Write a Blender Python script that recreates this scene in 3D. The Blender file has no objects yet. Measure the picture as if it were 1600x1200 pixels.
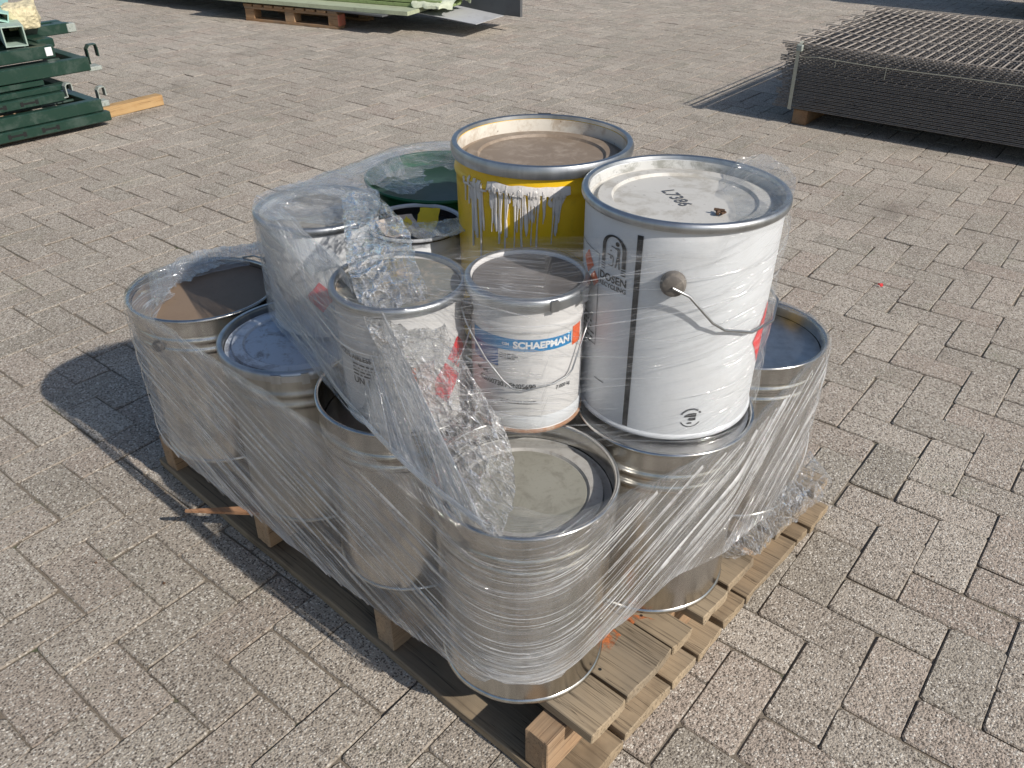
import bpy, bmesh, math, random
import numpy as np
from mathutils import Vector, Matrix, noise

random.seed(7)
rng = np.random.default_rng(11)
sc = bpy.context.scene
R = math.radians

# ------------------------------------------------------------------ camera
U = 0.105                                   # one paver width
CAMH = 12.3191 * U
YAW, PITCH, ROLL, F = 2.24136, 0.57549, 0.00127, 1292.8
cd = bpy.data.cameras.new('camera'); cam = bpy.data.objects.new('camera', cd)
sc.collection.objects.link(cam); sc.camera = cam
cd.sensor_width = 36; cd.lens = F / 1600 * 36; cd.clip_start = 0.05; cd.clip_end = 400
fw = Vector((math.cos(YAW) * math.cos(PITCH), math.sin(YAW) * math.cos(PITCH), -math.sin(PITCH)))
rt = Vector((math.sin(YAW), -math.cos(YAW), 0)); up = rt.cross(fw)
r2 = rt * math.cos(ROLL) + up * math.sin(ROLL); u2 = -rt * math.sin(ROLL) + up * math.cos(ROLL)
cam.matrix_world = Matrix(((r2.x, u2.x, -fw.x, 0), (r2.y, u2.y, -fw.y, 0), (r2.z, u2.z, -fw.z, CAMH), (0, 0, 0, 1)))

# ------------------------------------------------------------------ light
SUNV = Vector((-1.37, 0.005, -1.0)).normalized()     # direction the light travels
w = bpy.data.worlds.new('World'); sc.world = w; w.use_nodes = True
wn = w.node_tree; bgn = wn.nodes['Background']
sky = wn.nodes.new('ShaderNodeTexSky'); sky.sky_type = 'NISHITA'; sky.sun_disc = False
sky.sun_elevation = math.asin(-SUNV.z)
sky.sun_rotation = math.atan2(-SUNV.x, -SUNV.y)
sky.air_density = 1.0; sky.dust_density = 1.2; sky.ozone_density = 1.0
wn.links.new(sky.outputs[0], bgn.inputs[0]); bgn.inputs[1].default_value = 0.100
sd = bpy.data.lights.new('sun', 'SUN'); sun = bpy.data.objects.new('sun', sd); sc.collection.objects.link(sun)
sd.energy = 4.5; sd.angle = R(0.55); sd.color = (1.0, 0.94, 0.86)
sun.rotation_euler = SUNV.to_track_quat('-Z', 'Y').to_euler(); sun.location = (6, -1, 6)
sc.view_settings.view_transform = 'Standard'; sc.view_settings.look = 'None'
sc.view_settings.exposure = 0.0; sc.view_settings.gamma = 1.0; sc.view_settings.use_curve_mapping = False
sc.render.engine = 'CYCLES'
cy = sc.cycles
cy.max_bounces = 14; cy.transparent_max_bounces = 28; cy.diffuse_bounces = 4; cy.glossy_bounces = 5
cy.transmission_bounces = 6; cy.caustics_reflective = False; cy.caustics_refractive = False
cy.sample_clamp_indirect = 6
try:
    cy.use_denoising = True; cy.denoiser = 'OPENIMAGEDENOISE'; cy.denoising_prefilter = 'ACCURATE'
except Exception: pass

# ------------------------------------------------------------------ material helpers
class NT:
    def __init__(s, name):
        s.m = bpy.data.materials.new(name); s.m.use_nodes = True
        s.t = s.m.node_tree; s.t.nodes.clear()
        s.out = s.n('ShaderNodeOutputMaterial')
    def n(s, typ, **kw):
        x = s.t.nodes.new(typ)
        for k, v in kw.items(): setattr(x, k, v)
        return x
    def l(s, a, b): s.t.links.new(a, b)
    def put(s, sock, v):
        if hasattr(v, 'is_output') or isinstance(v, bpy.types.NodeSocket): s.l(v, sock)
        elif isinstance(v, (tuple, list)) and len(v) == 3 and sock.type == 'RGBA': sock.default_value = (*v, 1)
        else: sock.default_value = v
    def coord(s, kind='Object', scale=(1, 1, 1), rot=(0, 0, 0), rnd=0.0):
        if kind == 'World': o = s.n('ShaderNodeNewGeometry').outputs['Position']
        elif kind == 'UV': o = s.n('ShaderNodeUVMap').outputs[0]
        else: o = s.n('ShaderNodeTexCoord').outputs[kind]
        mp = s.n('ShaderNodeMapping'); mp.inputs['Scale'].default_value = scale; mp.inputs['Rotation'].default_value = rot
        s.l(o, mp.inputs[0])
        if rnd:
            oi = s.n('ShaderNodeObjectInfo'); c = s.n('ShaderNodeCombineXYZ')
            for i, k in enumerate((1.0, 1.7, 2.3)):
                s.l(s.math('MULTIPLY', oi.outputs['Random'], rnd * k), c.inputs[i])
            s.l(c.outputs[0], mp.inputs['Location'])
        return mp.outputs[0]
    def noise(s, vec, scale, detail=4, rough=0.55, dist=0.0, col=False):
        x = s.n('ShaderNodeTexNoise'); s.l(vec, x.inputs['Vector'])
        x.inputs['Scale'].default_value = scale; x.inputs['Detail'].default_value = detail
        x.inputs['Roughness'].default_value = rough; x.inputs['Distortion'].default_value = dist
        return x.outputs[1 if col else 0]
    def vor(s, vec, scale, feat='F1', out=0, rnd=1.0):
        x = s.n('ShaderNodeTexVoronoi'); x.feature = feat; s.l(vec, x.inputs['Vector'])
        x.inputs['Scale'].default_value = scale
        x.inputs['Randomness'].default_value = rnd
        return x.outputs[out]
    def math(s, op, a, b=0.0, c=0.0, clamp=False):
        x = s.n('ShaderNodeMath', operation=op); x.use_clamp = clamp
        s.put(x.inputs[0], a); s.put(x.inputs[1], b); s.put(x.inputs[2], c)
        return x.outputs[0]
    def ramp(s, v, a, b, lo=0.0, hi=1.0):
        x = s.n('ShaderNodeMapRange'); x.clamp = True; x.interpolation_type = 'SMOOTHSTEP'
        s.put(x.inputs[0], v)
        for i, q in enumerate((a, b, lo, hi)): s.put(x.inputs[1 + i], q)
        return x.outputs[0]
    def mix(s, f, a, b, mode='MIX'):
        x = s.n('ShaderNodeMix', data_type='RGBA', blend_type=mode)
        s.put(x.inputs[0], f); s.put(x.inputs[6], a); s.put(x.inputs[7], b)
        return x.outputs[2]
    def bump(s, h, strength=0.5, dist=0.002, norm=None):
        x = s.n('ShaderNodeBump'); x.inputs['Strength'].default_value = strength; x.inputs['Distance'].default_value = dist
        s.l(h, x.inputs['Height'])
        if norm is not None: s.l(norm, x.inputs['Normal'])
        return x.outputs[0]
    def pbr(s, col, rough=0.5, metal=0.0, norm=None, spec=0.5, done=True, **kw):
        x = s.n('ShaderNodeBsdfPrincipled')
        s.put(x.inputs['Base Color'], col); s.put(x.inputs['Roughness'], rough); s.put(x.inputs['Metallic'], metal)
        s.put(x.inputs['Specular IOR Level'], spec)
        if norm is not None: s.l(norm, x.inputs['Normal'])
        for k, v in kw.items(): s.put(x.inputs[k.replace('_', ' ')], v)
        if done: s.l(x.outputs[0], s.out.inputs[0])
        return x.outputs[0]
    def attr(s, name, out='Fac'):
        a = s.n('ShaderNodeAttribute'); a.attribute_name = name; return a.outputs[out]

M = {}
def mat_paver():
    t = NT('concrete_paver'); P = t.coord('World')
    rnd = t.math('FRACT', t.math('ADD', t.attr('rnd'), t.n('ShaderNodeObjectInfo').outputs['Random']))
    wn_ = t.n('ShaderNodeTexWhiteNoise', noise_dimensions='1D'); t.l(rnd, wn_.inputs['W']); rn2 = wn_.outputs['Value']
    base = t.mix(rnd, (0.43, 0.374, 0.312), (0.575, 0.508, 0.428))
    base = t.mix(t.ramp(rn2, 0.65, 1.0, 0, 0.6), base, (0.47, 0.375, 0.31))
    base = t.mix(t.ramp(rn2, 0.3, 0.0, 0, 0.55), base, (0.33, 0.305, 0.25))
    big = t.noise(P, 0.55, 4, 0.6, 0.5); b2 = t.noise(P, 2.3, 4, 0.6)
    base = t.mix(t.ramp(big, 0.42, 0.68, 0, 0.55), base, (0.37, 0.325, 0.268))
    base = t.mix(t.ramp(b2, 0.48, 0.75, 0, 0.45), base, (0.54, 0.475, 0.395))
    v = t.n('ShaderNodeTexVoronoi'); t.l(P, v.inputs['Vector']); v.inputs['Scale'].default_value = 235
    sc_ = t.n('ShaderNodeSeparateColor'); t.l(v.outputs['Color'], sc_.inputs[0])
    core = t.ramp(v.outputs['Distance'], 0.75, 0.35)
    f1 = t.noise(P, 520, 2, 0.6); f2 = t.noise(P, 240, 3, 0.7); f3 = t.noise(P, 900, 2, 0.6)
    base = t.mix(t.math('MULTIPLY', t.math('MULTIPLY', t.ramp(sc_.outputs[0], 0.70, 0.78), core), 0.85), base, (0.80, 0.755, 0.67))
    base = t.mix(t.math('MULTIPLY', t.math('MULTIPLY', t.ramp(sc_.outputs[1], 0.62, 0.74), core), 0.88), base, (0.085, 0.068, 0.055))
    base = t.mix(t.ramp(f2, 0.53, 0.64, 0, 0.70), base, (0.135, 0.112, 0.09))
    base = t.mix(t.ramp(f1, 0.56, 0.70, 0, 0.45), base, (0.62, 0.57, 0.49))
    base = t.mix(t.ramp(f3, 0.55, 0.70, 0, 0.40), base, (0.15, 0.125, 0.10))
    # grime and thin moss, both in loose patches
    st = t.noise(P, 0.85, 6, 0.70, 0.8)
    base = t.mix(t.ramp(st, 0.56, 0.74, 0, 0.45), base, (0.145, 0.125, 0.102))
    ms = t.noise(P, 3.6, 6, 0.72); ms2 = t.noise(P, 70, 4, 0.65)
    base = t.mix(t.math('MULTIPLY', t.ramp(ms, 0.56, 0.70), t.ramp(ms2, 0.42, 0.62, 0, 0.45)), base, (0.225, 0.245, 0.155))
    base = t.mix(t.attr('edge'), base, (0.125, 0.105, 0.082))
    h = t.math('ADD', t.math('MULTIPLY', f2, 0.8), t.math('ADD', t.math('MULTIPLY', v.outputs['Distance'], -0.6), t.math('MULTIPLY', f1, 0.6)))
    t.pbr(base, 0.9, norm=t.bump(h, 0.95, 0.0034), spec=0.22)
    return t.m
def mat_joint():
    t = NT('joint_sand'); P = t.coord('World')
    n = t.noise(P, 5, 5, 0.7); f = t.noise(P, 300, 3, 0.7)
    c = t.mix(f, (0.12, 0.10, 0.078), (0.31, 0.265, 0.21))
    c = t.mix(t.ramp(n, 0.55, 0.68, 0, 0.75), c, (0.075, 0.10, 0.045))
    t.pbr(c, 0.95, norm=t.bump(f, 0.7, 0.003), spec=0.2); return t.m
def mat_groundfar():
    t = NT('yard_ground'); P = t.coord('World')
    b = t.n('ShaderNodeTexBrick'); t.l(P, b.inputs[0]); b.inputs['Scale'].default_value = 1.0
    b.inputs['Brick Width'].default_value = 0.21; b.inputs['Row Height'].default_value = 0.105
    b.inputs['Mortar Size'].default_value = 0.004
    b.inputs['Color1'].default_value = (0.33, 0.285, 0.235, 1); b.inputs['Color2'].default_value = (0.38, 0.335, 0.275, 1)
    b.inputs['Mortar'].default_value = (0.11, 0.095, 0.08, 1)
    f = t.noise(P, 200, 3, 0.7)
    t.pbr(t.mix(t.ramp(f, 0.5, 0.7, 0, 0.5), b.outputs[0], (0.15, 0.13, 0.11)), 0.9, spec=0.25); return t.m
def mat_wood(name, a, b, dark, rnd=40, wet=0.0, along=0):
    t = NT(name)
    scl = [30, 30, 30]; scl[along] = 1.3
    P = t.coord('Object', tuple(scl), rnd=rnd); Q = t.coord('Object', (1, 1, 1), rnd=rnd)
    s2 = [170, 170, 170]; s2[along] = 4
    P2 = t.coord('Object', tuple(s2), rnd=rnd)
    g = t.noise(P, 1.0, 5, 0.6, 1.2); g2 = t.noise(P2, 1.0, 3, 0.6)
    bl = t.noise(Q, 7, 4, 0.6)
    oi = t.n('ShaderNodeObjectInfo').outputs['Random']
    c = t.mix(g, a, b); c = t.mix(t.ramp(g2, 0.5, 0.72, 0, 0.7), c, dark)
    c = t.mix(t.ramp(bl, 0.45, 0.7, 0, 0.5), c, dark)
    gy = t.noise(Q, 3.1, 5, 0.7)
    c = t.mix(t.ramp(gy, 0.42, 0.66, 0, 0.6), c, (0.295, 0.25, 0.19) if a[0] < 0.45 else b)
    cr_ = t.coord('Object', tuple([0.9 if i == along else 60.0 for i in range(3)]), rnd=rnd); ck = t.noise(cr_, 1.0, 3, 0.6, 0.4)
    c = t.mix(t.ramp(t.math('ABSOLUTE', t.math('SUBTRACT', ck, 0.5)), 0.012, 0.0, 0, 0.75), c, tuple(x * 0.35 for x in dark))
    c = t.mix(t.math('MULTIPLY', oi, 0.35), c, a, 'MULTIPLY')
    kn = t.coord('Object', tuple([2.2 if i == along else 6.0 for i in range(3)]), rnd=rnd)
    k = t.vor(kn, 1.0)
    c = t.mix(t.ramp(k, 0.10, 0.045, 0, 0.8), c, (dark[0] * 0.6, dark[1] * 0.45, dark[2] * 0.4))
    h = t.math('ADD', g2, t.math('MULTIPLY', g, 0.6))
    t.pbr(c, 0.82, norm=t.bump(h, 0.55, 0.002), spec=0.25); return t.m
def mat_tin(name, col=(0.60, 0.59, 0.565), rough=0.20, dirt=0.35):
    t = NT(name); P = t.coord('Object', rnd=9)
    st = t.coord('Object', (14, 14, 1.1), rnd=9); s = t.noise(st, 3.0, 4, 0.6); n = t.noise(P, 22, 5, 0.65); d = t.noise(P, 7, 4, 0.6)
    c = t.mix(t.ramp(s, 0.35, 0.7), col, tuple(x * 0.78 for x in col))
    c = t.mix(t.ramp(d, 0.58, 0.75, 0, dirt), c, (0.26, 0.235, 0.20))
    r = t.math('ADD', t.math('MULTIPLY', n, 0.22), rough - 0.08)
    t.pbr(c, r, 1.0, norm=t.bump(s, 0.06, 0.003)); return t.m
def mat_paint(name, col, rough=0.35, grime=0.25, gcol=(0.20, 0.18, 0.15), scale=14, metal=0.0, chips=0.0):
    t = NT(name); P = t.coord('Object', rnd=9)
    n = t.noise(P, scale, 6, 0.74, 0.4); n2 = t.noise(P, scale * 9, 3, 0.6); n3 = t.noise(P, 2.6, 3, 0.5)
    c = t.mix(t.math('MULTIPLY', t.ramp(n, 0.47, 0.66), grime), col, gcol)
    c = t.mix(t.math('MULTIPLY', t.ramp(n2, 0.66, 0.74), grime), c, tuple(x * 0.5 for x in gcol))
    c = t.mix(t.ramp(n3, 0.4, 0.7, 0, 0.2), c, tuple(x * 0.86 for x in col))
    if chips:
        v = t.noise(P, scale * 3, 6, 0.75)
        c = t.mix(t.math('MULTIPLY', t.ramp(v, 0.66, 0.69), chips), c, (0.22, 0.13, 0.07))
    t.pbr(c, t.math('ADD', t.math('MULTIPLY', n, 0.25), rough - 0.1), metal, norm=t.bump(n2, 0.12, 0.002)); return t.m
def mat_flat(name, col, rough=0.5, metal=0.0, spec=0.5):
    t = NT(name); P = t.coord('Object'); n = t.noise(P, 40, 4, 0.6)
    t.pbr(t.mix(t.ramp(n, 0.35, 0.75, 0, 0.35), col, tuple(x * 0.72 for x in col)), rough, metal, spec=spec); return t.m
def mat_film(name, veil=0.08, line=0.35, gloss=0.10, rough=0.10, sx=2.2, sy=90.0, bump=0.8, bd=0.003, crinkle=0.0, tint=(0.88, 0.89, 0.90)):
    """clear plastic: mostly see-through, milky where it is gathered, fine pulled threads that catch the light"""
    t = NT(name)
    A = t.coord('UV', (sx, sy * 0.22, 1)); B = t.coord('UV', (sx * 1.6, sy, 1)); D = t.coord('UV', (sx * 2.6, sy * 2.6, 1)); C = t.coord('UV', (7, 7, 1))
    n1 = t.noise(A, 1.0, 4, 0.6, 0.6); n2 = t.noise(B, 1.0, 2, 0.5, 0.3); n3 = t.noise(D, 1.0, 2, 0.5, 0.2); n4 = t.noise(C, 1.0, 4, 0.6, 0.8)
    th = lambda v, w_: t.ramp(t.math('ABSOLUTE', t.math('SUBTRACT', v, 0.5)), w_, 0.0)
    L1 = th(n2, 0.024); L2 = th(n3, 0.028); L0 = th(n1, 0.012)
    band = t.ramp(n1, 0.35, 0.72, 0.35, 1.7); patch = t.ramp(n4, 0.30, 0.68, 0.45, 1.5)
    lines = t.math('ADD', t.math('MULTIPLY', L1, 0.75), t.math('ADD', t.math('MULTIPLY', L2, 0.4), L0))
    lines = t.math('MULTIPLY', lines, t.math('MULTIPLY', band, 0.6))
    f = t.math('MULTIPLY', t.math('MULTIPLY', band, patch), veil)
    f = t.math('ADD', f, t.math('MULTIPLY', t.math('MULTIPLY', lines, patch), line))
    h = t.math('ADD', t.math('MULTIPLY', n1, 1.2), t.math('ADD', t.math('MULTIPLY', lines, 0.8), t.math('MULTIPLY', n3, 0.25)))
    gx = t.math('MULTIPLY', lines, 0.30)
    if crinkle:
        E_ = t.coord('UV', (26, 26, 1)); G_ = t.coord('UV', (60, 60, 1)); W1 = t.noise(E_, 1.5, 3, 0.6, 0, True)
        e1 = t.n('ShaderNodeVectorMath', operation='ADD'); t.l(E_, e1.inputs[0]); t.l(W1, e1.inputs[1])
        v1 = t.vor(e1.outputs[0], 1.0, 'DISTANCE_TO_EDGE'); e2 = t.n('ShaderNodeVectorMath', operation='ADD'); t.l(G_, e2.inputs[0]); t.l(W1, e2.inputs[1])
        v2 = t.vor(e2.outputs[0], 1.0, 'DISTANCE_TO_EDGE')
        cr = t.math('ADD', t.ramp(v1, 0.055, 0.0), t.math('MULTIPLY', t.ramp(v2, 0.07, 0.0), 0.55))
        cr = t.math('MULTIPLY', cr, t.ramp(n4, 0.30, 0.60, 0.35, 1.2))
        f = t.math('ADD', f, t.math('MULTIPLY', cr, 0.42 * crinkle))
        gx = t.math('ADD', gx, t.math('MULTIPLY', cr, 0.30 * crinkle))
        h = t.math('ADD', h, t.math('MULTIPLY', t.math('ADD', t.ramp(v1, 0.30, 0.0), t.math('MULTIPLY', t.ramp(v2, 0.32, 0.0), 0.5)), 1.5 * crinkle))
    dn = t.attr('dens')
    f = t.math('MULTIPLY', f, dn, clamp=True)
    nm = t.bump(h, bump, bd)
    lw = t.n('ShaderNodeLayerWeight'); lw.inputs[0].default_value = 0.30; t.l(nm, lw.inputs['Normal'])
    tr = t.n('ShaderNodeBsdfTransparent'); tr.inputs[0].default_value = (0.97, 0.975, 0.975, 1)
    df = t.n('ShaderNodeBsdfDiffuse'); t.put(df.inputs[0], tint); t.l(nm, df.inputs['Normal'])
    tl = t.n('ShaderNodeBsdfTranslucent'); t.put(tl.inputs[0], tint); t.l(nm, tl.inputs['Normal'])
    gl = t.n('ShaderNodeBsdfGlossy'); t.put(gl.inputs[0], (1, 1, 1)); gl.inputs['Roughness'].default_value = rough; t.l(nm, gl.inputs['Normal'])
    m1 = t.n('ShaderNodeMixShader'); m1.inputs[0].default_value = 0.45; t.l(df.outputs[0], m1.inputs[1]); t.l(tl.outputs[0], m1.inputs[2])
    m2 = t.n('ShaderNodeMixShader'); t.l(f, m2.inputs[0]); t.l(tr.outputs[0], m2.inputs[1]); t.l(m1.outputs[0], m2.inputs[2])
    g = t.math('ADD', gloss * 0.6, t.math('ADD', gx, t.math('MULTIPLY', t.math('POWER', lw.outputs['Facing'], 2.0), gloss * 3.5)), clamp=True)
    g = t.math('MULTIPLY', g, t.math('MINIMUM', t.math('ADD', dn, 0.25), 1.1), clamp=True)
    m3 = t.n('ShaderNodeMixShader'); t.l(g, m3.inputs[0]); t.l(m2.outputs[0], m3.inputs[1]); t.l(gl.outputs[0], m3.inputs[2])
    t.l(m3.outputs[0], t.out.inputs[0]); return t.m

M['paver'] = mat_paver(); M['joint'] = mat_joint(); M['far'] = mat_groundfar()
M['wood'] = mat_wood('weathered_pallet_wood', (0.325, 0.25, 0.163), (0.475, 0.38, 0.262), (0.095, 0.072, 0.05))
M['wood_y'] = mat_wood('weathered_beam_wood', (0.42, 0.28, 0.17), (0.52, 0.37, 0.23), (0.19, 0.12, 0.075), along=1)
M['wood_new'] = mat_wood('fresh_orange_wood', (0.45, 0.285, 0.125), (0.54, 0.38, 0.20), (0.34, 0.17, 0.06), along=1)
M['wood_split'] = mat_wood('split_wood', (0.42, 0.22, 0.115), (0.55, 0.34, 0.20), (0.22, 0.11, 0.06))
M['wood_far'] = mat_wood('old_pallet_wood', (0.36, 0.22, 0.12), (0.48, 0.31, 0.17), (0.17, 0.09, 0.05))
M['wood_far_y'] = mat_wood('old_block_wood', (0.36, 0.22, 0.12), (0.48, 0.31, 0.17), (0.17, 0.09, 0.05), along=1)
M['tin'] = mat_tin('tinplate'); M['tin_dull'] = mat_tin('dull_tinplate', (0.46, 0.45, 0.42), 0.40, 0.5)
M['rimzinc'] = mat_tin('zinc_rim', (0.50, 0.52, 0.54), 0.38, 0.25)
M['wire'] = mat_tin('bail_wire', (0.45, 0.46, 0.47), 0.35, 0.2)
M['white'] = mat_paint('white_enamel', (0.70, 0.72, 0.745), 0.36, 0.16, (0.5, 0.48, 0.45), 9)
M['label'] = mat_paint('printed_label', (0.68, 0.67, 0.665), 0.42, 0.2, (0.5, 0.48, 0.45), 12)
M['whitelid'] = mat_paint('dirty_white_lid', (0.56, 0.545, 0.505), 0.5, 0.75, (0.36, 0.335, 0.285), 17)
M['whitelid2'] = mat_paint('dirty_lid_rim', (0.62, 0.62, 0.60), 0.5, 0.85, (0.27, 0.27, 0.24), 26)
M['innerwhite'] = mat_paint('stained_inner_wall', (0.70, 0.66, 0.58), 0.5, 0.75, (0.40, 0.31, 0.22), 14, chips=0.9)
M['greylid'] = mat_paint('grey_speckled_lid', (0.26, 0.255, 0.215), 0.45, 0.6, (0.15, 0.14, 0.115), 30)
M['greylid2'] = mat_paint('grey_lid_ring', (0.38, 0.37, 0.345), 0.5, 0.6, (0.22, 0.20, 0.175), 60)
M['bluelid'] = mat_paint('blue_white_dirty_lid', (0.60, 0.66, 0.74), 0.45, 0.75, (0.24, 0.24, 0.26), 18)
M['bluelid2'] = mat_paint('blue_grey_lid_panel', (0.50, 0.57, 0.67), 0.42, 0.9, (0.20, 0.19, 0.20), 26, chips=0.4)
M['mirrorlid'] = mat_tin('flat_tin_lid', (0.55, 0.54, 0.53), 0.34, 0.5)
M['darklid'] = mat_paint('dark_grey_lid', (0.13, 0.12, 0.118), 0.4, 0.5, (0.30, 0.28, 0.27), 12)
M['dirtlid'] = mat_paint('paint_stained_lid', (0.20, 0.20, 0.175), 0.45, 1.0, (0.46, 0.37, 0.28), 13)
M['mud'] = mat_paint('dried_brown_paint', (0.225, 0.160, 0.108), 0.62, 0.4, (0.17, 0.115, 0.075), 9)
M['mud2'] = mat_paint('dried_brown_paint_dusty', (0.235, 0.180, 0.130), 0.5, 0.55, (0.40, 0.33, 0.26), 26)
M['yellow'] = mat_paint('yellow_enamel', (0.92, 0.58, 0.02), 0.30, 0.25, (0.40, 0.24, 0.03), 12)
M['drip'] = mat_paint('white_paint_drips', (0.72, 0.69, 0.66), 0.4, 0.4, (0.42, 0.38, 0.36), 30)
M['green'] = mat_paint('green_enamel', (0.010, 0.115, 0.045), 0.32, 0.25, (0.02, 0.05, 0.03), 12)
M['darkgreen'] = mat_paint('dark_green_lid', (0.035, 0.075, 0.06), 0.4, 0.4, (0.10, 0.13, 0.11), 14)
M['blackin'] = mat_paint('black_inner', (0.022, 0.021, 0.022), 0.35, 0.35, (0.07, 0.06, 0.06), 18)
M['ink'] = mat_flat('black_ink', (0.022, 0.024, 0.028), 0.5)
M['inkgrey'] = mat_flat('grey_ink', (0.10, 0.105, 0.115), 0.5)
M['red'] = mat_flat('red_label_ink', (0.78, 0.045, 0.05), 0.45)
M['orange'] = mat_flat('orange_label_ink', (0.80, 0.13, 0.03), 0.45)
M['blue'] = mat_flat('blue_label_ink', (0.02, 0.235, 0.52), 0.4)
M['blued'] = mat_flat('deep_blue_label_ink', (0.015, 0.10, 0.34), 0.4)
M['inkwhite'] = mat_flat('white_ink', (0.82, 0.83, 0.84), 0.45)
M['pinklabel'] = mat_flat('pink_label_ink', (0.74, 0.60, 0.58), 0.45)
M['plastic'] = mat_paint('black_plastic', (0.045, 0.042, 0.040), 0.42, 0.5, (0.16, 0.14, 0.12), 60)
M['knob'] = mat_paint('grey_brown_knob', (0.15, 0.135, 0.12), 0.5, 0.6, (0.30, 0.27, 0.23), 80)
M['tape'] = mat_flat('yellow_tape', (0.82, 0.60, 0.02), 0.35)
M['paper'] = mat_flat('crumpled_paper', (0.62, 0.52, 0.46), 0.7)
M['greenmetal'] = mat_paint('dark_green_coated_steel', (0.010, 0.038, 0.026), 0.34, 0.5, (0.07, 0.10, 0.085), 10, chips=0.15)
M['bracket'] = mat_paint('galvanised_bracket', (0.34, 0.37, 0.34), 0.5, 0.7, (0.12, 0.15, 0.12), 50)
M['post'] = mat_paint('pale_green_grey_steel', (0.36, 0.46, 0.40), 0.5, 0.5, (0.20, 0.24, 0.20), 20)
M['teal'] = mat_paint('pale_teal_sheet', (0.36, 0.58, 0.50), 0.45, 0.3, (0.2, 0.3, 0.27), 12)
M['stone'] = mat_paint('pale_mortar_lump', (0.66, 0.58, 0.38), 0.9, 0.9, (0.26, 0.23, 0.16), 45)
M['mesh'] = mat_paint('galvanised_rod_shaded', (0.20, 0.185, 0.17), 0.45, 0.5, (0.07, 0.06, 0.058), 30)  # same steel as the top rods, darkened to stand for shade in the stack
M['mesh_sunlit'] = mat_paint('galvanised_rod_sunlit', (0.40, 0.355, 0.31), 0.42, 0.5, (0.14, 0.115, 0.10), 30)  # lighter copy of the rod steel, sunlight on the top panel put into the colour
M['strap'] = mat_flat('pale_strap', (0.40, 0.40, 0.33), 0.5)
M['sheet'] = mat_paint('grey_white_sheet', (0.50, 0.51, 0.52), 0.45, 0.4, (0.30, 0.30, 0.29), 8)
M['sheetdark'] = mat_paint('dark_grey_sheet', (0.10, 0.105, 0.11), 0.4, 0.3, (0.06, 0.06, 0.06), 8)
M['greenpale'] = mat_paint('pale_green_board', (0.40, 0.44, 0.30), 0.6, 0.5, (0.26, 0.27, 0.19), 14)
M['greenstrip'] = mat_paint('green_board_bundle', (0.24, 0.31, 0.13), 0.6, 0.7, (0.13, 0.16, 0.07), 30)
M['foil'] = mat_paint('pale_wrapping', (0.62, 0.66, 0.50), 0.45, 0.5, (0.34, 0.36, 0.26), 60)
M['redblock'] = mat_paint('red_painted_wood', (0.55, 0.17, 0.11), 0.7, 0.6, (0.40, 0.24, 0.18), 50)
M['rubber'] = mat_flat('tyre_rubber', (0.018, 0.018, 0.018), 0.75)
M['truck'] = mat_paint('dark_blue_bodywork', (0.05, 0.07, 0.11), 0.3, 0.2, (0.1, 0.1, 0.1), 8)
M['glass'] = mat_flat('dark_window_glass', (0.02, 0.025, 0.03), 0.08)
M['rust'] = mat_paint('rusty_seam', (0.34, 0.17, 0.09), 0.7, 0.7, (0.45, 0.36, 0.28), 60)
M['hole'] = mat_flat('dark_opening', (0.006, 0.007, 0.007), 0.8)
_t = NT('orange_paint_smear'); _p = _t.coord('Object', (1, 1, 1)); _n = _t.noise(_p, 60, 5, 0.7)
_b = _t.pbr((0.62, 0.19, 0.06), 0.7, done=False); _tr = _t.n('ShaderNodeBsdfTransparent'); _mx = _t.n('ShaderNodeMixShader')
_t.l(_t.ramp(_n, 0.38, 0.62, 0, 0.85), _mx.inputs[0]); _t.l(_tr.outputs[0], _mx.inputs[1]); _t.l(_b, _mx.inputs[2]); _t.l(_mx.outputs[0], _t.out.inputs[0]); M['smear'] = _t.m
M['leaf'] = mat_flat('brown_leaf', (0.10, 0.055, 0.03), 0.7)
M['film_low'] = mat_film('stretch_film_lower', 0.105, 0.62, 0.12, 0.07, 1.2, 100, 1.0, 0.0042)
M['film_up'] = mat_film('stretch_film_upper', 0.085, 0.50, 0.11, 0.07, 1.2, 120, 0.9, 0.0034)
M['film_veil'] = mat_film('stretch_film_veil', 0.24, 0.80, 0.14, 0.07, 1.4, 95, 1.0, 0.0045, crinkle=0.22)
M['film_crumple'] = mat_film('stretch_film_crumpled', 0.22, 0.6, 0.18, 0.05, 4, 60, 1.0, 0.006, crinkle=1.5, tint=(0.96, 0.965, 0.97))
M['film_fold'] = mat_film('stretch_film_fold', 0.60, 0.3, 0.30, 0.09, 6, 40, 0.4, 0.002, tint=(0.95, 0.955, 0.96))

# ------------------------------------------------------------------ mesh helpers
COL = sc.collection
def link(name, me, m, parent=None, smooth=None):
    o = bpy.data.objects.new(name, me); COL.objects.link(o)
    if m is not None and not me.materials: me.materials.append(M[m] if isinstance(m, str) else m)
    if parent is not None: o.parent = parent
    return o
def mesh(name, v, f, smooth=None):
    me = bpy.data.meshes.new(name); me.from_pydata([tuple(x) for x in v], [], f); me.validate(); me.update()
    if smooth is not None:
        me.polygons.foreach_set('use_smooth', [True] * len(me.polygons)); me.set_sharp_from_angle(angle=R(smooth))
    return me
def tag(o, label=None, cat=None, group=None, kind=None):
    if label: o['label'] = label
    if cat: o['category'] = cat
    if group: o['group'] = group
    if kind: o['kind'] = kind
    return o
def empty(name, loc=(0, 0, 0), rz=0, label=None, cat=None, group=None):
    o = bpy.data.objects.new(name, None); COL.objects.link(o); o.empty_display_size = 0.05
    o.location = loc; o.rotation_euler = (0, 0, rz); return tag(o, label, cat, group)
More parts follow.
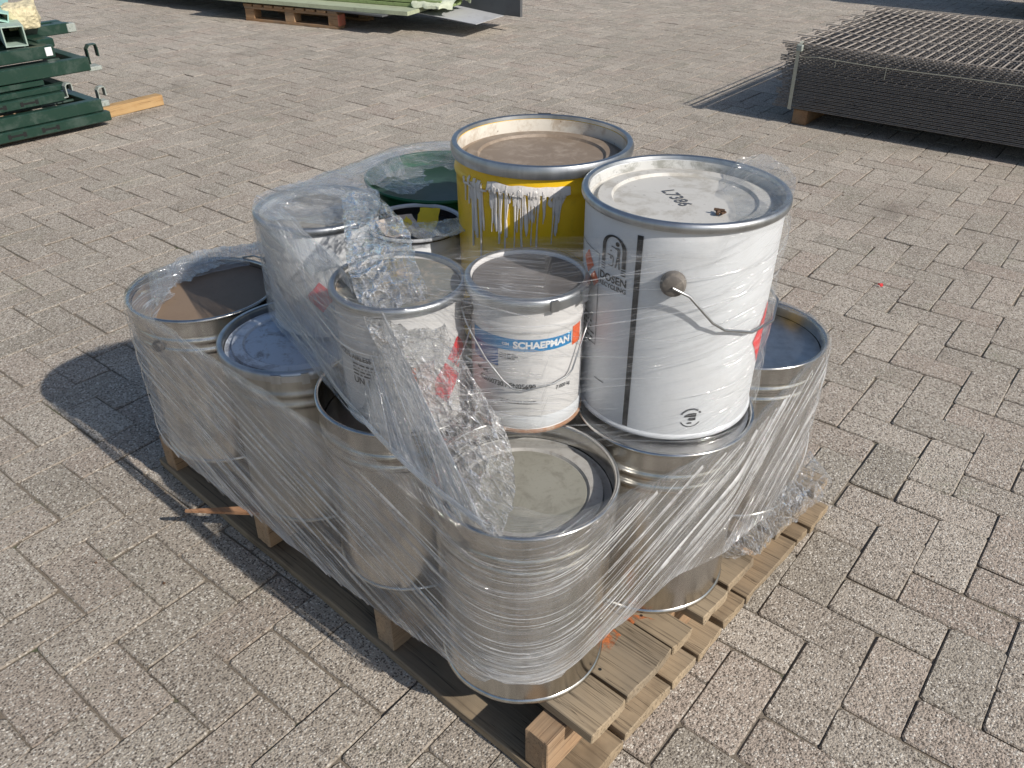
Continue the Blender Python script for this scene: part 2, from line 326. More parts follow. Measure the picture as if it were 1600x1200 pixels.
class MB:
    def __init__(s): s.v = []; s.f = []
    def add(s, v, f):
        b = len(s.v); s.v += [Vector(x) for x in v]; s.f += [tuple(i + b for i in q) for q in f]; return s
    def box(s, x0, x1, y0, y1, z0, z1, mat=None, bev=0.0):
        if bev:
            bm = bmesh.new(); bmesh.ops.create_cube(bm, size=1)
            for q in bm.verts: q.co = Vector(((x0 + x1) / 2 + q.co.x * (x1 - x0), (y0 + y1) / 2 + q.co.y * (y1 - y0), (z0 + z1) / 2 + q.co.z * (z1 - z0)))
            bmesh.ops.bevel(bm, geom=list(bm.edges), offset=bev, segments=1, affect='EDGES')
            bm.verts.index_update()
            v = [q.co.copy() for q in bm.verts]; f = [tuple(a.index for a in q.verts) for q in bm.faces]; bm.free()
        else:
            v = [Vector(p) for p in ((x0, y0, z0), (x1, y0, z0), (x1, y1, z0), (x0, y1, z0), (x0, y0, z1), (x1, y0, z1), (x1, y1, z1), (x0, y1, z1))]
            f = [(0, 3, 2, 1), (4, 5, 6, 7), (0, 1, 5, 4), (1, 2, 6, 5), (2, 3, 7, 6), (3, 0, 4, 7)]
        if mat is not None: v = [mat @ q for q in v]
        return s.add(v, f)
    def tube(s, pts, r, n=6, cap=True):
        pts = [Vector(p) for p in pts]; m = len(pts); rs = r if isinstance(r, (list, tuple)) else [r] * m
        d = (pts[1] - pts[0]).normalized(); a = d.orthogonal().normalized(); ring = []
        for i, p in enumerate(pts):
            e = (pts[min(i + 1, m - 1)] - pts[max(i - 1, 0)]).normalized()
            a = (a - e * a.dot(e)).normalized(); b = e.cross(a)
            ring.append([p + (a * math.cos(2 * math.pi * k / n) + b * math.sin(2 * math.pi * k / n)) * rs[i] for k in range(n)])
        v = [q for g in ring for q in g]; f = []
        for i in range(m - 1):
            for k in range(n): f.append((i * n + k, i * n + (k + 1) % n, (i + 1) * n + (k + 1) % n, (i + 1) * n + k))
        if cap: f += [tuple(range(n - 1, -1, -1)), tuple((m - 1) * n + k for k in range(n))]
        return s.add(v, f)
    def lathe(s, prof, n=72, c=(0, 0, 0), close=False):
        v = []; f = []; k = len(prof)
        for j in range(n):
            a = 2 * math.pi * j / n; ca, sa = math.cos(a), math.sin(a)
            for (r, z) in prof: v.append((c[0] + r * ca, c[1] + r * sa, c[2] + z))
        for j in range(n):
            j2 = (j + 1) % n
            for i in range(k - 1 if not close else k):
                i2 = (i + 1) % k
                q = (j * k + i, j2 * k + i, j2 * k + i2, j * k + i2)
                f.append(q)
        return s.add(v, f)
    def disc(s, r, z, n=72, c=(0, 0)):
        v = [(c[0] + r * math.cos(2 * math.pi * j / n), c[1] + r * math.sin(2 * math.pi * j / n), z) for j in range(n)]
        return s.add(v, [tuple(range(n))])
    def build(s, name, m, parent=None, smooth=None):
        return link(name, mesh(name, s.v, s.f, smooth), m, parent)
def torus_prof(R0, r, n=10, zs=1.0): return [(R0 + r * math.cos(2 * math.pi * i / n), r * zs * math.sin(2 * math.pi * i / n)) for i in range(n)]

# ------------------------------------------------------------------ camera footprint (only to decide how far pavers are laid)
def px(p):
    d = Vector(p) - Vector((0, 0, CAMH)); z = d.dot(fw)
    if z <= 0.05: return None
    return 800 + F * d.dot(r2) / z, 600 - F * d.dot(u2) / z

# ------------------------------------------------------------------ ground
g = mesh('ground', [(-90, -70, -0.022), (90, -70, -0.022), (90, 90, -0.022), (-90, 90, -0.022)], [(0, 1, 2, 3)])
tag(link('ground', g, 'far'), kind='structure')
pav = mesh('paved_yard', [(-17, -3, -0.0050), (5, -3, -0.0050), (5, 17, -0.0050), (-17, 17, -0.0050)], [(0, 1, 2, 3)])
yard = tag(link('paved_yard', pav, 'joint'), kind='structure')
def paver_geo(L=2 * U, W=U, gap=0.0022, bev=0.0026, jig=0.0):
    hx, hy = L / 2 - gap / 2, W / 2 - gap / 2
    v = []
    c = 0.006
    def ring(ix, z):
        return [(-hx + ix + c, -hy + ix, z), (hx - ix - c, -hy + ix, z), (hx - ix, -hy + ix + c, z), (hx - ix, hy - ix - c, z),
                (hx - ix - c, hy - ix, z), (-hx + ix + c, hy - ix, z), (-hx + ix, hy - ix - c, z), (-hx + ix, -hy + ix + c, z)]
    v = ring(0, -0.024) + ring(0, -0.0026) + ring(bev, 0.0)
    f = []
    for k in range(2):
        for i in range(8): f.append((k * 8 + i, k * 8 + (i + 1) % 8, (k + 1) * 8 + (i + 1) % 8, (k + 1) * 8 + i))
    f.append(tuple(range(16, 24)))
    return v, f
OFFX, OFFY = -2.1166, 12.4637
cells = []
for x in range(-150, 60):
    for y in range(-40, 150):
        t = (x - y) % 4
        if t == 0: cx, cy_, rot = x + 1.0, y + 0.5, 0.0
        elif t == 3: cx, cy_, rot = x + 0.5, y + 1.0, math.pi / 2
        else: continue
        X, Y = (cx + OFFX) * U, (cy_ + OFFY) * U
        q = px((X, Y, 0))
        if q is None: continue
        if -750 < q[0] < 2700 and -140 < q[1] < 1750: cells.append((X, Y, rot, q))
pv, pf = paver_geo()
variants = []
for k in range(6):
    vv = [Vector(p) for p in pv]
    for i in range(8):                                  # worn, slightly uneven arrises
        dx, dy, dz = rng.normal(0, 0.0010), rng.normal(0, 0.0010), -abs(rng.normal(0, 0.0010))
        for j in (8 + i, 16 + i): vv[j].x += dx; vv[j].y += dy
        vv[16 + i].z += dz * 0.5; vv[8 + i].z += dz
    variants.append(vv)
vis = [c for c in cells if -20 < c[3][0] < 1620 and -10 < c[3][1] < 1230]
vis.sort(key=lambda c: (Vector((c[0], c[1], 0)) - Vector((0, 0, CAMH))).length)
near = set(id(c) for c in vis[:290])
pmesh = []
for k in range(6):
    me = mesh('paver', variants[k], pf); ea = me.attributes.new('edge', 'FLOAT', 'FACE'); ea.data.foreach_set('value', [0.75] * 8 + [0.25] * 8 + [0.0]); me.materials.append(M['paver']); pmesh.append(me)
V = []; Fc = []; rn = []
for c in cells:
    X, Y, rot, q = c
    dz = rng.normal(0, 0.0010) + 0.001 * noise.noise((X * 1.1, Y * 1.1, 0)); tx, ty = rng.normal(0, 0.005), rng.normal(0, 0.007); rz = rot + rng.normal(0, 0.006)
    jx, jy = rng.normal(0, 0.0011), rng.normal(0, 0.0011)
    if rng.random() < 0.5: rz += math.pi
    k = int(rng.integers(6))
    mtx = Matrix.Translation((X + jx, Y + jy, dz)) @ Matrix.Rotation(rz, 4, 'Z') @ Matrix.Rotation(tx, 4, 'X') @ Matrix.Rotation(ty * 0.5, 4, 'Y')
    if id(c) in near:
        o = bpy.data.objects.new('paver', pmesh[k]); COL.objects.link(o); o.parent = yard; o.matrix_world = mtx
    else:
        b = len(V); V += [mtx @ p for p in variants[k]]; Fc += [tuple(i + b for i in f) for f in pf]; rn += [float(rng.random())] * len(pf)
me = mesh('far_pavers', V, Fc); a = me.attributes.new('rnd', 'FLOAT', 'FACE'); a.data.foreach_set('value', rn)
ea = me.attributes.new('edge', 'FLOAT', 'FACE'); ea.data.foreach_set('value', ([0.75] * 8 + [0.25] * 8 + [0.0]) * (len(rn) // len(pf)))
o = link('far_pavers', me, 'paver', yard); o['kind'] = 'stuff'

# ------------------------------------------------------------------ pallet (local x runs away along the long side, y along the short side)
TH = math.atan2(0.0628, -0.998)
pal = empty('wooden_pallet', (-0.3845, 0.688, 0.0), 0, 'weathered wooden pallet under the wrapped paint drums', 'pallet')
ax = Vector((-0.998, 0.0628, 0)); ay = Vector((0.0628, 0.998, 0))
PM = Matrix(((ax.x, -ay.x * -1, 0, -0.3845), (ax.y, ay.y, 0, 0.688), (0, 0, 1, 0), (0, 0, 0, 1)))
def P2W(a, b, z): return Vector((-0.3845, 0.688, z)) + ax * a + ay * b
def board(name, a0, a1, b0, b1, z0, z1, m, jit=0.0025, split=None):
    # a plank with its own grain axis; origin at its centre
    ln, wd, th = abs(a1 - a0), b1 - b0, z1 - z0
    nx = 9 if m != 'wood_y' else 2
    ny = 2 if m != 'wood_y' else 9
    mb = MB(); bm = bmesh.new(); bmesh.ops.create_cube(bm, size=1)
    for q in bm.verts: q.co = Vector((q.co.x * ln, q.co.y * wd, q.co.z * th))
    el = [e for e in bm.edges if abs((e.verts[0].co - e.verts[1].co).normalized()[0 if ln > wd else 1]) > 0.9]; bmesh.ops.subdivide_edges(bm, edges=el, cuts=9)
    ew = [e for e in bm.edges if abs((e.verts[0].co - e.verts[1].co).normalized()[1 if ln > wd else 0]) > 0.9 and e.calc_length() > 0.03]; bmesh.ops.subdivide_edges(bm, edges=ew, cuts=4, use_grid_fill=True)
    kk = 0 if ln > wd else 1; hl_ = max(ln, wd) / 2
    for q in bm.verts:
        if abs(q.co[kk]) > hl_ - 0.001: q.co[kk] -= math.copysign(abs(random.gauss(0, 0.0022)) + 0.002 * noise.noise((q.co.y * 60, q.co.x * 60, b0 * 30)), q.co[kk])
    sharp = [e for e in bm.edges if e.is_manifold and e.calc_face_angle(0) > 0.9]
    bmesh.ops.bevel(bm, geom=sharp, offset=0.0018, segments=1, affect='EDGES')
    s = random.random() * 50
    for q in bm.verts:
        q.co += Vector((noise.noise((q.co.x * 9 + s, q.co.y * 9, q.co.z * 9)), noise.noise((q.co.x * 9, q.co.y * 9 + s, 3)), noise.noise((q.co.x * 5, q.co.y * 9, s)))) * jit * 1.6
    me = bpy.data.meshes.new(name); bm.to_mesh(me); bm.free()
    o = link(name, me, m, pal)
    o.location = ax * ((a0 + a1) / 2) + ay * ((b0 + b1) / 2) + Vector((0, 0, (z0 + z1) / 2))
    o.rotation_euler = (random.gauss(0, 0.006), random.gauss(0, 0.002), math.atan2(ax.y, ax.x) + random.gauss(0, 0.002))
    return o
PL = 1.30
tops = [(0.0, 0.091), (0.099, 0.228), (0.234, 0.296), (0.324, 0.415), (0.428, 0.53), (0.556, 0.60), (0.612, 0.68), (0.692, 0.77), (0.785, 0.852)]
for i, (b0, b1) in enumerate(tops):
    e = [0, 0.002, -0.001, -0.004, 0.003, 0.004, 0.0, 0.002, -0.002, 0.001][i]
    board('top_board', e, PL + 0.01 * random.random(), b0, b1, 0.110, 0.132, 'wood')
bots = [(-0.049, 0.099), (0.107, 0.24), (0.249, 0.326), (0.334, 0.421), (0.433, 0.512), (0.524, 0.737), (0.75, 0.80), (0.806, 0.90)]
for i, (b0, b1) in enumerate(bots):
    board('bottom_board', -0.004 + 0.004 * random.random(), PL, b0, b1, 0.002, 0.023, 'wood')
for a in (0.078, 0.455, 0.85, 1.245):
    mo = board('cross_beam', a - 0.024, a + 0.024, -0.045, 0.885, 0.0235, 0.1095, 'wood_y', 0.001)
nl = MB(); rr = random.Random(31)
for (b0, b1) in tops:
    for a in (0.078, 0.455, 0.85, 1.245):
        for bb in ([b0 + 0.016, b1 - 0.016] if b1 - b0 > 0.05 else [(b0 + b1) / 2]):
            p = P2W(a + rr.uniform(-.01, .01), bb + rr.uniform(-.004, .004), 0.1328) - Vector((-0.3845, 0.688, 0))
            nl.add([(p.x + 0.0032 * math.cos(k * math.pi / 3), p.y + 0.0032 * math.sin(k * math.pi / 3), p.z) for k in range(6)], [(0, 1, 2, 3, 4, 5)])
o = nl.build('nail_heads', 'hole', pal); o['kind'] = 'stuff'
sm_v = []; sm_f = []; SP = [(-0.463, 0.838), (-0.468, 0.872), (-0.466, 0.907), (-0.463, 0.929), (-0.452, 0.946), (-0.436, 0.950)]
for k, (x, y) in enumerate(SP):
    for sgn in (-1, 1):
        w_ = 0.010 + 0.005 * noise.noise((k * 3.1, sgn, 2)); sm_v.append((x + sgn * w_ + 0.3845, y + sgn * w_ * 0.4 - 0.688, 0.1334))
sm_f = [(2 * k, 2 * k + 1, 2 * k + 3, 2 * k + 2) for k in range(len(SP) - 1)]
sme = link('orange_paint_smear', mesh('orange_paint_smear', sm_v, sm_f), 'smear', pal)
# torn splinter sticking out of the long side
sp = MB()
d0 = Vector((-1.380, 0.614, 0.100)) ; d1 = Vector((-1.16, 0.762, 0.1215))
n_ = 8; dirv = d1 - d0; side = Vector((-dirv.y, dirv.x, 0)).normalized()
v = []; f = []
for i in range(n_):
    t = i / (n_ - 1); wv = 0.002 + 0.0085 * min(1, t * 1.6) + 0.003 * noise.noise((t * 7, 0, 1)); th = 0.003 + 0.003 * t
    p = d0 + dirv * t
    v += [p + side * wv + Vector((0, 0, th)), p - side * wv + Vector((0, 0, th * 0.6)), p - side * wv - Vector((0, 0, th)), p + side * wv - Vector((0, 0, th))]
for i in range(n_ - 1):
    for k in range(4): f.append((i * 4 + k, i * 4 + (k + 1) % 4, (i + 1) * 4 + (k + 1) % 4, (i + 1) * 4 + k))
f += [(3, 2, 1, 0), tuple((n_ - 1) * 4 + k for k in range(4))]
base = Vector((-0.3845, 0.688, 0))
o = link('wood_splinter', mesh('wood_splinter', [q - base for q in v], f), 'wood_split', pal)
o['label'] = 'torn orange wood splinter poking out over the paving'

# ------------------------------------------------------------------ drums
DZ = 0.1345
def drum_body(rt_, rb, h, beads, lidz, bamp=0.0032):
    """outer wall from the floor bead to the curled rim, then down inside to the lid"""
    p = [(0.0, 0.006), (rb - 0.012, 0.006), (rb - 0.008, 0.0), (rb + 0.0022, 0.0), (rb + 0.0030, 0.0025), (rb + 0.0022, 0.006), (rb, 0.008)]
    zs = [0.012]
    n = 26
    for i in range(1, n + 1): zs.append(0.012 + (h - 0.022) * i / n)
    allz = sorted(set(zs + [b + d for b in beads for d in (-0.008, -0.006, -0.004, -0.002, 0, 0.002, 0.004, 0.006, 0.008)]))
    for z in allz:
        r = rb + (rt_ - rb) * z / h
        for b in beads:
            d = abs(z - b)
            if d < 0.008: r += bamp * math.cos(d / 0.008 * math.pi / 2)
        p.append((r, z))
    p += [(rt_ + 0.001, h - 0.004)]
    for i in range(0, 9):
        a = -math.pi / 2 + math.pi * 1.35 * i / 8
        p.append((rt_ + 0.001 + 0.0042 * math.cos(a), h - 0.0002 + 0.0042 * math.sin(a) - 0.004))
    p += [(rt_ - 0.0035, h - 0.006), (rt_ - 0.004, lidz)]
    return p
def lid_prof(rl, z, step=0.0):
    if step: return [(rl, z), (rl - 0.002, z - 0.002), (rl - 0.012, z - 0.002), (rl - 0.0140, z + 0.0045), (rl - 0.034, z + 0.0045), (rl - 0.037, z), (rl - 0.04, z), (0.03, z + 0.0008), (0.0, z + 0.0008)]
    return [(rl, z), (rl - 0.02, z), (0.03, z + 0.0006), (0.0, z + 0.0006)]
def drum(name, label, cat, loc, rt_, rb, h, body='tin', lid=None, lidm='greylid', lidz=0.030, beads=(0.075, 0.052), group=None, step=True, ring=None, lidname='lid', inner=None, bamp=0.0032, rim=None, dent=0.0, panel=None):
    t = empty(name, loc, 0, label, cat, group)
    bz = [h - b for b in beads]
    mb = MB(); prof = drum_body(rt_, rb, h, bz, h - lidz - 0.004, bamp)
    mb.lathe(prof, 88); ob = mb.build('body', body, t, 40)
    sd_ = random.random() * 40
    for q in ob.data.vertices:                     # slight dents in the sheet
        if q.co.z < h - 0.02 and q.co.x ** 2 + q.co.y ** 2 > (rb * 0.9) ** 2:
            a_ = math.atan2(q.co.y, q.co.x); k_ = 1 + 0.0075 * dent * noise.noise((math.cos(a_) * 2.2, math.sin(a_) * 2.2 + sd_, q.co.z * 9)) + 0.003 * dent * noise.noise((math.cos(a_) * 7, math.sin(a_) * 7 + sd_, q.co.z * 25))
            q.co.x *= k_; q.co.y *= k_
    if panel: MB().lathe([(rt_ - 0.043, h - lidz + 0.0004), (rt_ - 0.0445, h - lidz + 0.0016), (0.03, h - lidz + 0.0021), (0, h - lidz + 0.0021)], 72).build('lid_panel', panel, t, 30)
    if inner:
        m2 = MB().lathe([(rt_ - 0.0046, h - 0.006), (rt_ - 0.0050, h - lidz)], 88); m2.build('inner_wall', inner, t, 40)
    m3 = MB().lathe(lid_prof(rt_ - 0.0052, h - lidz, 1 if step else 0), 88); m3.build(lidname, lidm, t, 30)
    if rim:
        MB().lathe([(rt_ + 0.0012, h - 0.0125), (rt_ + 0.0052, h - 0.0120), (rt_ + 0.0066, h - 0.0085), (rt_ + 0.0066, h - 0.003), (rt_ + 0.0045, h + 0.0008), (rt_ + 0.001, h + 0.0018), (rt_ - 0.003, h + 0.0006), (rt_ - 0.0044, h - 0.004)], 88).build('rim', rim, t, 50)
    if ring:
        # closing ring round the rim
        rp = [(rt_ + 0.0045, h - 0.018), (rt_ + 0.0075, h - 0.017), (rt_ + 0.0085, h - 0.010), (rt_ + 0.0080, h - 0.002), (rt_ + 0.004, h + 0.0015), (rt_ - 0.002, h + 0.001)]
        t_ring = MB().lathe(rp, 88).build('closing_ring', ring, t, 50)
    return t
def lever(t, rt_, h, ang, m='rimzinc', span=0.30):
    mb = MB()
    for (a0, a1, dr, z0, z1) in ((0, span, 0.010, h - 0.017, h - 0.004), (span * 0.85, span * 1.15, 0.013, h - 0.021, h + 0.001), (-0.10, 0.02, 0.011, h - 0.019, h - 0.001)):
        n = 6; v = []; f = []
        for i in range(n + 1):
            a = ang + a0 + (a1 - a0) * i / n
            for (r, z) in ((rt_ + dr - 0.004, z0), (rt_ + dr, z0), (rt_ + dr, z1), (rt_ + dr - 0.004, z1)):
                v.append((r * math.cos(a), r * math.sin(a), z))
        for i in range(n):
            for k in range(4): f.append((i * 4 + k, i * 4 + (k + 1) % 4, i * 4 + 4 + (k + 1) % 4, i * 4 + 4 + k))
        f += [(3, 2, 1, 0), tuple(n * 4 + k for k in range(4))]
        mb.add(v, f)
    return mb.build('ring_lever', m, t, 30)
def ear(t, r, h, ang, z, m='knob', rad=0.017, dep=0.016):
    mb = MB(); prof = [(0, dep), (rad * 0.55, dep), (rad * 0.85, dep * 0.86), (rad, dep * 0.55), (rad, 0), (0, 0)]
    mb.lathe(prof, 20)
    rot = Matrix.Translation((r * math.cos(ang), r * math.sin(ang), z)) @ Matrix.Rotation(ang, 4, 'Z') @ Matrix.Rotation(math.pi / 2, 4, 'Y')
    mb.v = [rot @ q for q in mb.v]
    return mb.build('handle_ear', m, t, 35)
def bail(t, rfun, a0, a1, z0, drop, shape='round', rad=0.0021, m='wire', nseg=30, zend=None, pts=None):
    P = []
    if pts: P = [Vector(((rfun) * math.cos(a), (rfun) * math.sin(a), z)) if not isinstance(rfun, (list,)) else None for a, z in pts]
    else:
        for i in range(nseg + 1):
            s = i / nseg; a = a0 + (a1 - a0) * s
            z = z0 + ((zend if zend is not None else z0) - z0) * s - drop * math.sin(math.pi * s) ** 0.75
            P.append(Vector((rfun * math.cos(a), rfun * math.sin(a), z)))
    return MB().tube(P, rad, 8).build('bail_handle', m, t, 60)

D = {}
D['D1'] = drum('paint_drum', 'nearest tinplate drum at the pallet corner with a grey recessed lid', 'drum', (-0.592, 0.777, DZ), 0.1395, 0.1365, 0.366, 'tin', lidm='greylid2', lidz=0.034, dent=1.0, panel='greylid', group='tinplate drums standing on the pallet')
D['D6'] = drum('paint_drum', 'dark open tinplate drum on the shaded side, next to the nearest drum', 'drum', (-0.911, 0.836, DZ), 0.147, 0.142, 0.366, 'tin', lidm='blackin', lidz=0.06, dent=0.8, group='tinplate drums standing on the pallet', step=False, lidname='dark_paint')
D['D5'] = drum('paint_drum', 'tinplate drum with a blue-grey dirty lid and closing ring on the shaded side', 'drum', (-1.203, 0.844, DZ), 0.1455, 0.141, 0.364, 'tin_dull', lidm='bluelid', lidz=0.014, ring='rimzinc', dent=0.7, panel='bluelid2', group='tinplate drums standing on the pallet')
lever(D['D5'], 0.1455, 0.364, R(-52)); 
D['D4'] = drum('paint_drum', 'open tinplate drum full of dried brown paint at the far shaded corner', 'drum', (-1.519, 0.846, DZ), 0.152, 0.145, 0.366, 'tin', lidm='mud', lidz=0.013, dent=0.8, group='tinplate drums standing on the pallet', step=False, lidname='dried_paint')
D['D2'] = drum('paint_drum', 'tinplate drum in the sunlit row under the tall white pail', 'drum', (-0.525, 1.078, DZ), 0.147, 0.143, 0.366, 'tin', lidm='mirrorlid', lidz=0.007, step=False, dent=0.7, group='tinplate drums standing on the pallet')
D['D3'] = drum('paint_drum', 'tinplate drum with a plain grey tin lid at the right rear of the pallet', 'drum', (-0.516, 1.404, DZ), 0.1405, 0.139, 0.366, 'tin', lidm='mirrorlid', lidz=0.026, dent=0.7, group='tinplate drums standing on the pallet', step=False)
D['D7'] = drum('paint_drum', 'tinplate drum half hidden behind the open brown drum and the film', 'drum', (-1.42, 1.138, DZ), 0.143, 0.139, 0.362, 'tin_dull', lidm='darklid', lidz=0.03, group='tinplate drums standing on the pallet')
for (x, y, lab) in ((-0.84, 1.14, 'tinplate drum directly under the yellow drum'), (-1.13, 1.135, 'tinplate drum directly under the bucket with yellow tape scraps'), (-0.83, 1.44, 'tinplate drum in the rear row behind the yellow drum'), (-1.14, 1.445, 'tinplate drum in the rear row behind the green drum')):
    t = drum('paint_drum', lab, 'drum', (x, y, DZ), 0.143, 0.139, 0.364, 'tin_dull', lidm='darklid', lidz=0.02, group='tinplate drums standing on the pallet')

Z2 = 0.5015
# tall white pail
WX, WY, WR, WH = -0.545, 1.107, 0.1495, 0.364
pail = drum('white_paint_pail', 'tall white pail with a black stripe and wire handle, highest at the right', 'pail', (WX, WY, Z2), 0.1495, 0.1455, WH, 'white', lidm='whitelid', lidz=0.020, beads=(0.13,), inner='whitelid2', bamp=0.0004, rim='rimzinc')
ANG_C = math.atan2(-WY, -WX)                       # towards the camera
def cyl_patch(name, t, m, rf, a0, a1, z0, z1, n=24, nz=2, z_of=None):
    v = []; f = []
    for i in range(n + 1):
        for j in range(nz + 1):
            z = z0 + (z1 - z0) * j / nz; a = a0 + (a1 - a0) * i / n; r = rf(z)
            v.append((r * math.cos(a), r * math.sin(a), z))
    for i in range(n):
        for j in range(nz): f.append((i * (nz + 1) + j, (i + 1) * (nz + 1) + j, (i + 1) * (nz + 1) + j + 1, i * (nz + 1) + j + 1))
    return link(name, mesh(name, v, f, 60), m, t)
def cyl_poly(mb, rf, ac, zc, poly, k=1.0):
    """filled flat outline (x to the right, y up, metres) laid round a cylinder"""
    bm = bmesh.new(); vs = [bm.verts.new((x, y, 0)) for x, y in poly]; fc = bm.faces.new(vs); fc.normal_update()
    bmesh.ops.triangulate(bm, faces=[fc])
    bmesh.ops.subdivide_edges(bm, edges=[e for e in bm.edges if e.calc_length() > 0.02], cuts=2)
    bmesh.ops.triangulate(bm, faces=list(bm.faces)); bm.verts.index_update()
    v = []
    for q in bm.verts:
        z = zc + q.co.y; r = rf(z); a = ac + q.co.x / r
        v.append((r * math.cos(a), r * math.sin(a), z))
    mb.add(v, [tuple(x.index for x in fc.verts) for fc in bm.faces]); bm.free()
def text_geo(s, size, bold=0.0, xs=1.0):
    c = bpy.data.curves.new('txt', 'FONT'); c.body = s; c.size = size; c.align_x = 'CENTER'; c.align_y = 'CENTER'; c.offset = bold; c.resolution_u = 3
    o = bpy.data.objects.new('txt', c); COL.objects.link(o); bpy.context.view_layer.update()
    dg = bpy.context.evaluated_depsgraph_get(); me = o.evaluated_get(dg).to_mesh()
    v = [(q.co.x * xs, q.co.y) for q in me.vertices]; f = [tuple(p.vertices) for p in me.polygons]
    o.evaluated_get(dg).to_mesh_clear(); bpy.data.objects.remove(o); bpy.data.curves.remove(c); return v, f
def cyl_text(mb, rf, ac, zc, s, size, bold=0.0, xs=1.0, slope=0.0):
    v, f = text_geo(s, size, bold, xs)
    out = []
    for x, y in v:
        z = zc + y + slope * x; r = rf(z); a = ac + x / r; out.append((r * math.cos(a), r * math.sin(a), z))
    mb.add(out, f)
def lines_block(mb, rf, ac, zc, wd, rows, pitch, hgt, dens=0.7, seed=1):
    """rows of print too small to read: short ragged word marks"""
    rr = random.Random(seed)
    for k in range(rows):
        x = -wd / 2; end = wd / 2 * rr.uniform(0.5, 1.0)
        while x < end:
            L = rr.uniform(1.2, 4.5) * hgt
            cyl_poly(mb, rf, ac, zc - k * pitch, [(x, -hgt / 2), (x + L, -hgt / 2), (x + L, hgt / 2 * rr.uniform(0.7, 1)), (x, hgt / 2)])
            x += L + hgt * 0.8
def circle_poly(r, n=20, x0=0, y0=0): return [(x0 + r * math.cos(2 * math.pi * i / n), y0 + r * math.sin(2 * math.pi * i / n)) for i in range(n)]
wr = lambda z: 0.1455 + (0.1495 - 0.1455) * z / WH + 0.0009
A = lambda deg: ANG_C + R(deg)
cyl_patch('black_stripe', pail, 'ink', wr, A(-22.5), A(-19.0), 0.010, WH - 0.026, 2, 8)
lg = MB(); LS = 1.22
_cp = cyl_poly
def lpoly(mb, rf, ac, zc, poly): _cp(mb, rf, ac, zc, [(x * LS, y * LS) for x, y in poly])
LA = A(-37.5); LZ = WH - 0.070
# arch of the recycling mark
arc = []
for i in range(21):
    a = math.pi * i / 20; arc.append((0.0195 * math.cos(a), 0.009 + 0.0172 * math.sin(a)))
inn = [(0.0135 * math.cos(math.pi * i / 20), 0.009 + 0.0150 * math.sin(math.pi * i / 20)) for i in range(20, -1, -1)]
lpoly(lg, wr, LA, LZ, [(0.0195, -0.012)] + arc[0:] + [(-0.0195, -0.012), (-0.0135, -0.012)] + inn[0:] + [(0.0135, -0.012)])
for s_ in (-1, 1):
    for k in range(3):
        y = -0.0150 - k * 0.0032; lpoly(lg, wr, LA, LZ, [(s_ * 0.0165 - 0.0035, y), (s_ * 0.0165 + 0.0035, y), (s_ * 0.0165 + 0.0035, y + 0.0014), (s_ * 0.0165 - 0.0035, y + 0.0014)])
lpoly(lg, wr, LA, LZ, circle_poly(0.0030, 12, 0.0055, 0.0165))
lpoly(lg, wr, LA, LZ, [(0.0035, 0.0115), (0.0085, 0.0125), (0.0105, 0.0095), (0.0100, 0.0010), (0.0058, 0.0010), (0.0062, 0.0085), (-0.0035, 0.0125), (-0.0040, 0.0112)])
lpoly(lg, wr, LA, LZ, [(0.0058, 0.0004), (0.0100, 0.0004), (0.0112, -0.0145), (0.0092, -0.0145), (0.0082, -0.0040), (0.0050, -0.0140), (0.0030, -0.0140)])
lpoly(lg, wr, LA, LZ, [(-0.0100, 0.0005), (-0.0010, 0.0005), (0.0010, -0.0020), (0.0005, -0.0125), (-0.0015, -0.0140), (-0.0085, -0.0140), (-0.0080, -0.0128), (-0.0020, -0.0128), (-0.0006, -0.0115), (-0.0004, -0.0030), (-0.0018, -0.0010), (-0.0100, -0.0008)])
lpoly(lg, wr, LA, LZ, circle_poly(0.0018, 10, -0.0038, -0.0032))
lpoly(lg, wr, LA, LZ, [(-0.0058, 0.0060), (-0.0032, 0.0072), (-0.0026, 0.0058), (-0.0052, 0.0046)])
cyl_text(lg, wr, LA, LZ - 0.0375, 'DOSEN', 0.0170, 0.0004, 0.98)
cyl_text(lg, wr, LA, LZ - 0.0500, 'RECYCLING', 0.0104, 0.0003, 0.98)
lg.build('recycling_print', 'ink', pail)
# round mark near the foot
cm = MB(); CA = A(20.0); CZ = 0.040
cyl_poly(cm, wr, CA, CZ, [(-0.0110, 0.0040), (-0.0095, 0.0065), (-0.0040, 0.0095), (0.0040, 0.0100), (0.0085, 0.0092), (0.0080, 0.0025), (-0.0100, 0.0025)])
cyl_poly(cm, wr, CA, CZ, [(-0.0045, -0.0010), (-0.0020, 0.0014), (0.0080, 0.0014), (0.0078, -0.0040), (0.0030, -0.0045), (-0.0030, -0.0040)])
cyl_poly(cm, wr, CA, CZ, [(-0.0060, -0.0085), (-0.0020, -0.0070), (0.0020, -0.0075), (0.0022, -0.0100), (-0.0040, -0.0105)])
for i in range(17):
    a = R(150 - i * 7.2); 
    if i in (14,): continue
    c_, s_ = math.cos(a), math.sin(a); r_ = 0.0162
    cyl_poly(cm, wr, CA, CZ, [(r_ * c_ - 0.0008 * s_, r_ * s_ + 0.0008 * c_), (r_ * c_ + 0.0008 * s_, r_ * s_ - 0.0008 * c_), ((r_ + 0.003) * c_ + 0.0008 * s_, (r_ + 0.003) * s_ - 0.0008 * c_), ((r_ + 0.003) * c_ - 0.0008 * s_, (r_ + 0.003) * s_ + 0.0008 * c_)])
lo = [(0.0175 * math.cos(R(205 + 6 * i)), 0.0165 * math.sin(R(205 + 6 * i))) for i in range(22)]; li = [(x * 0.92, y * 0.92) for x, y in lo][::-1]
cyl_poly(cm, wr, CA, CZ, lo + li)
cm.build('round_packaging_mark', 'ink', pail)
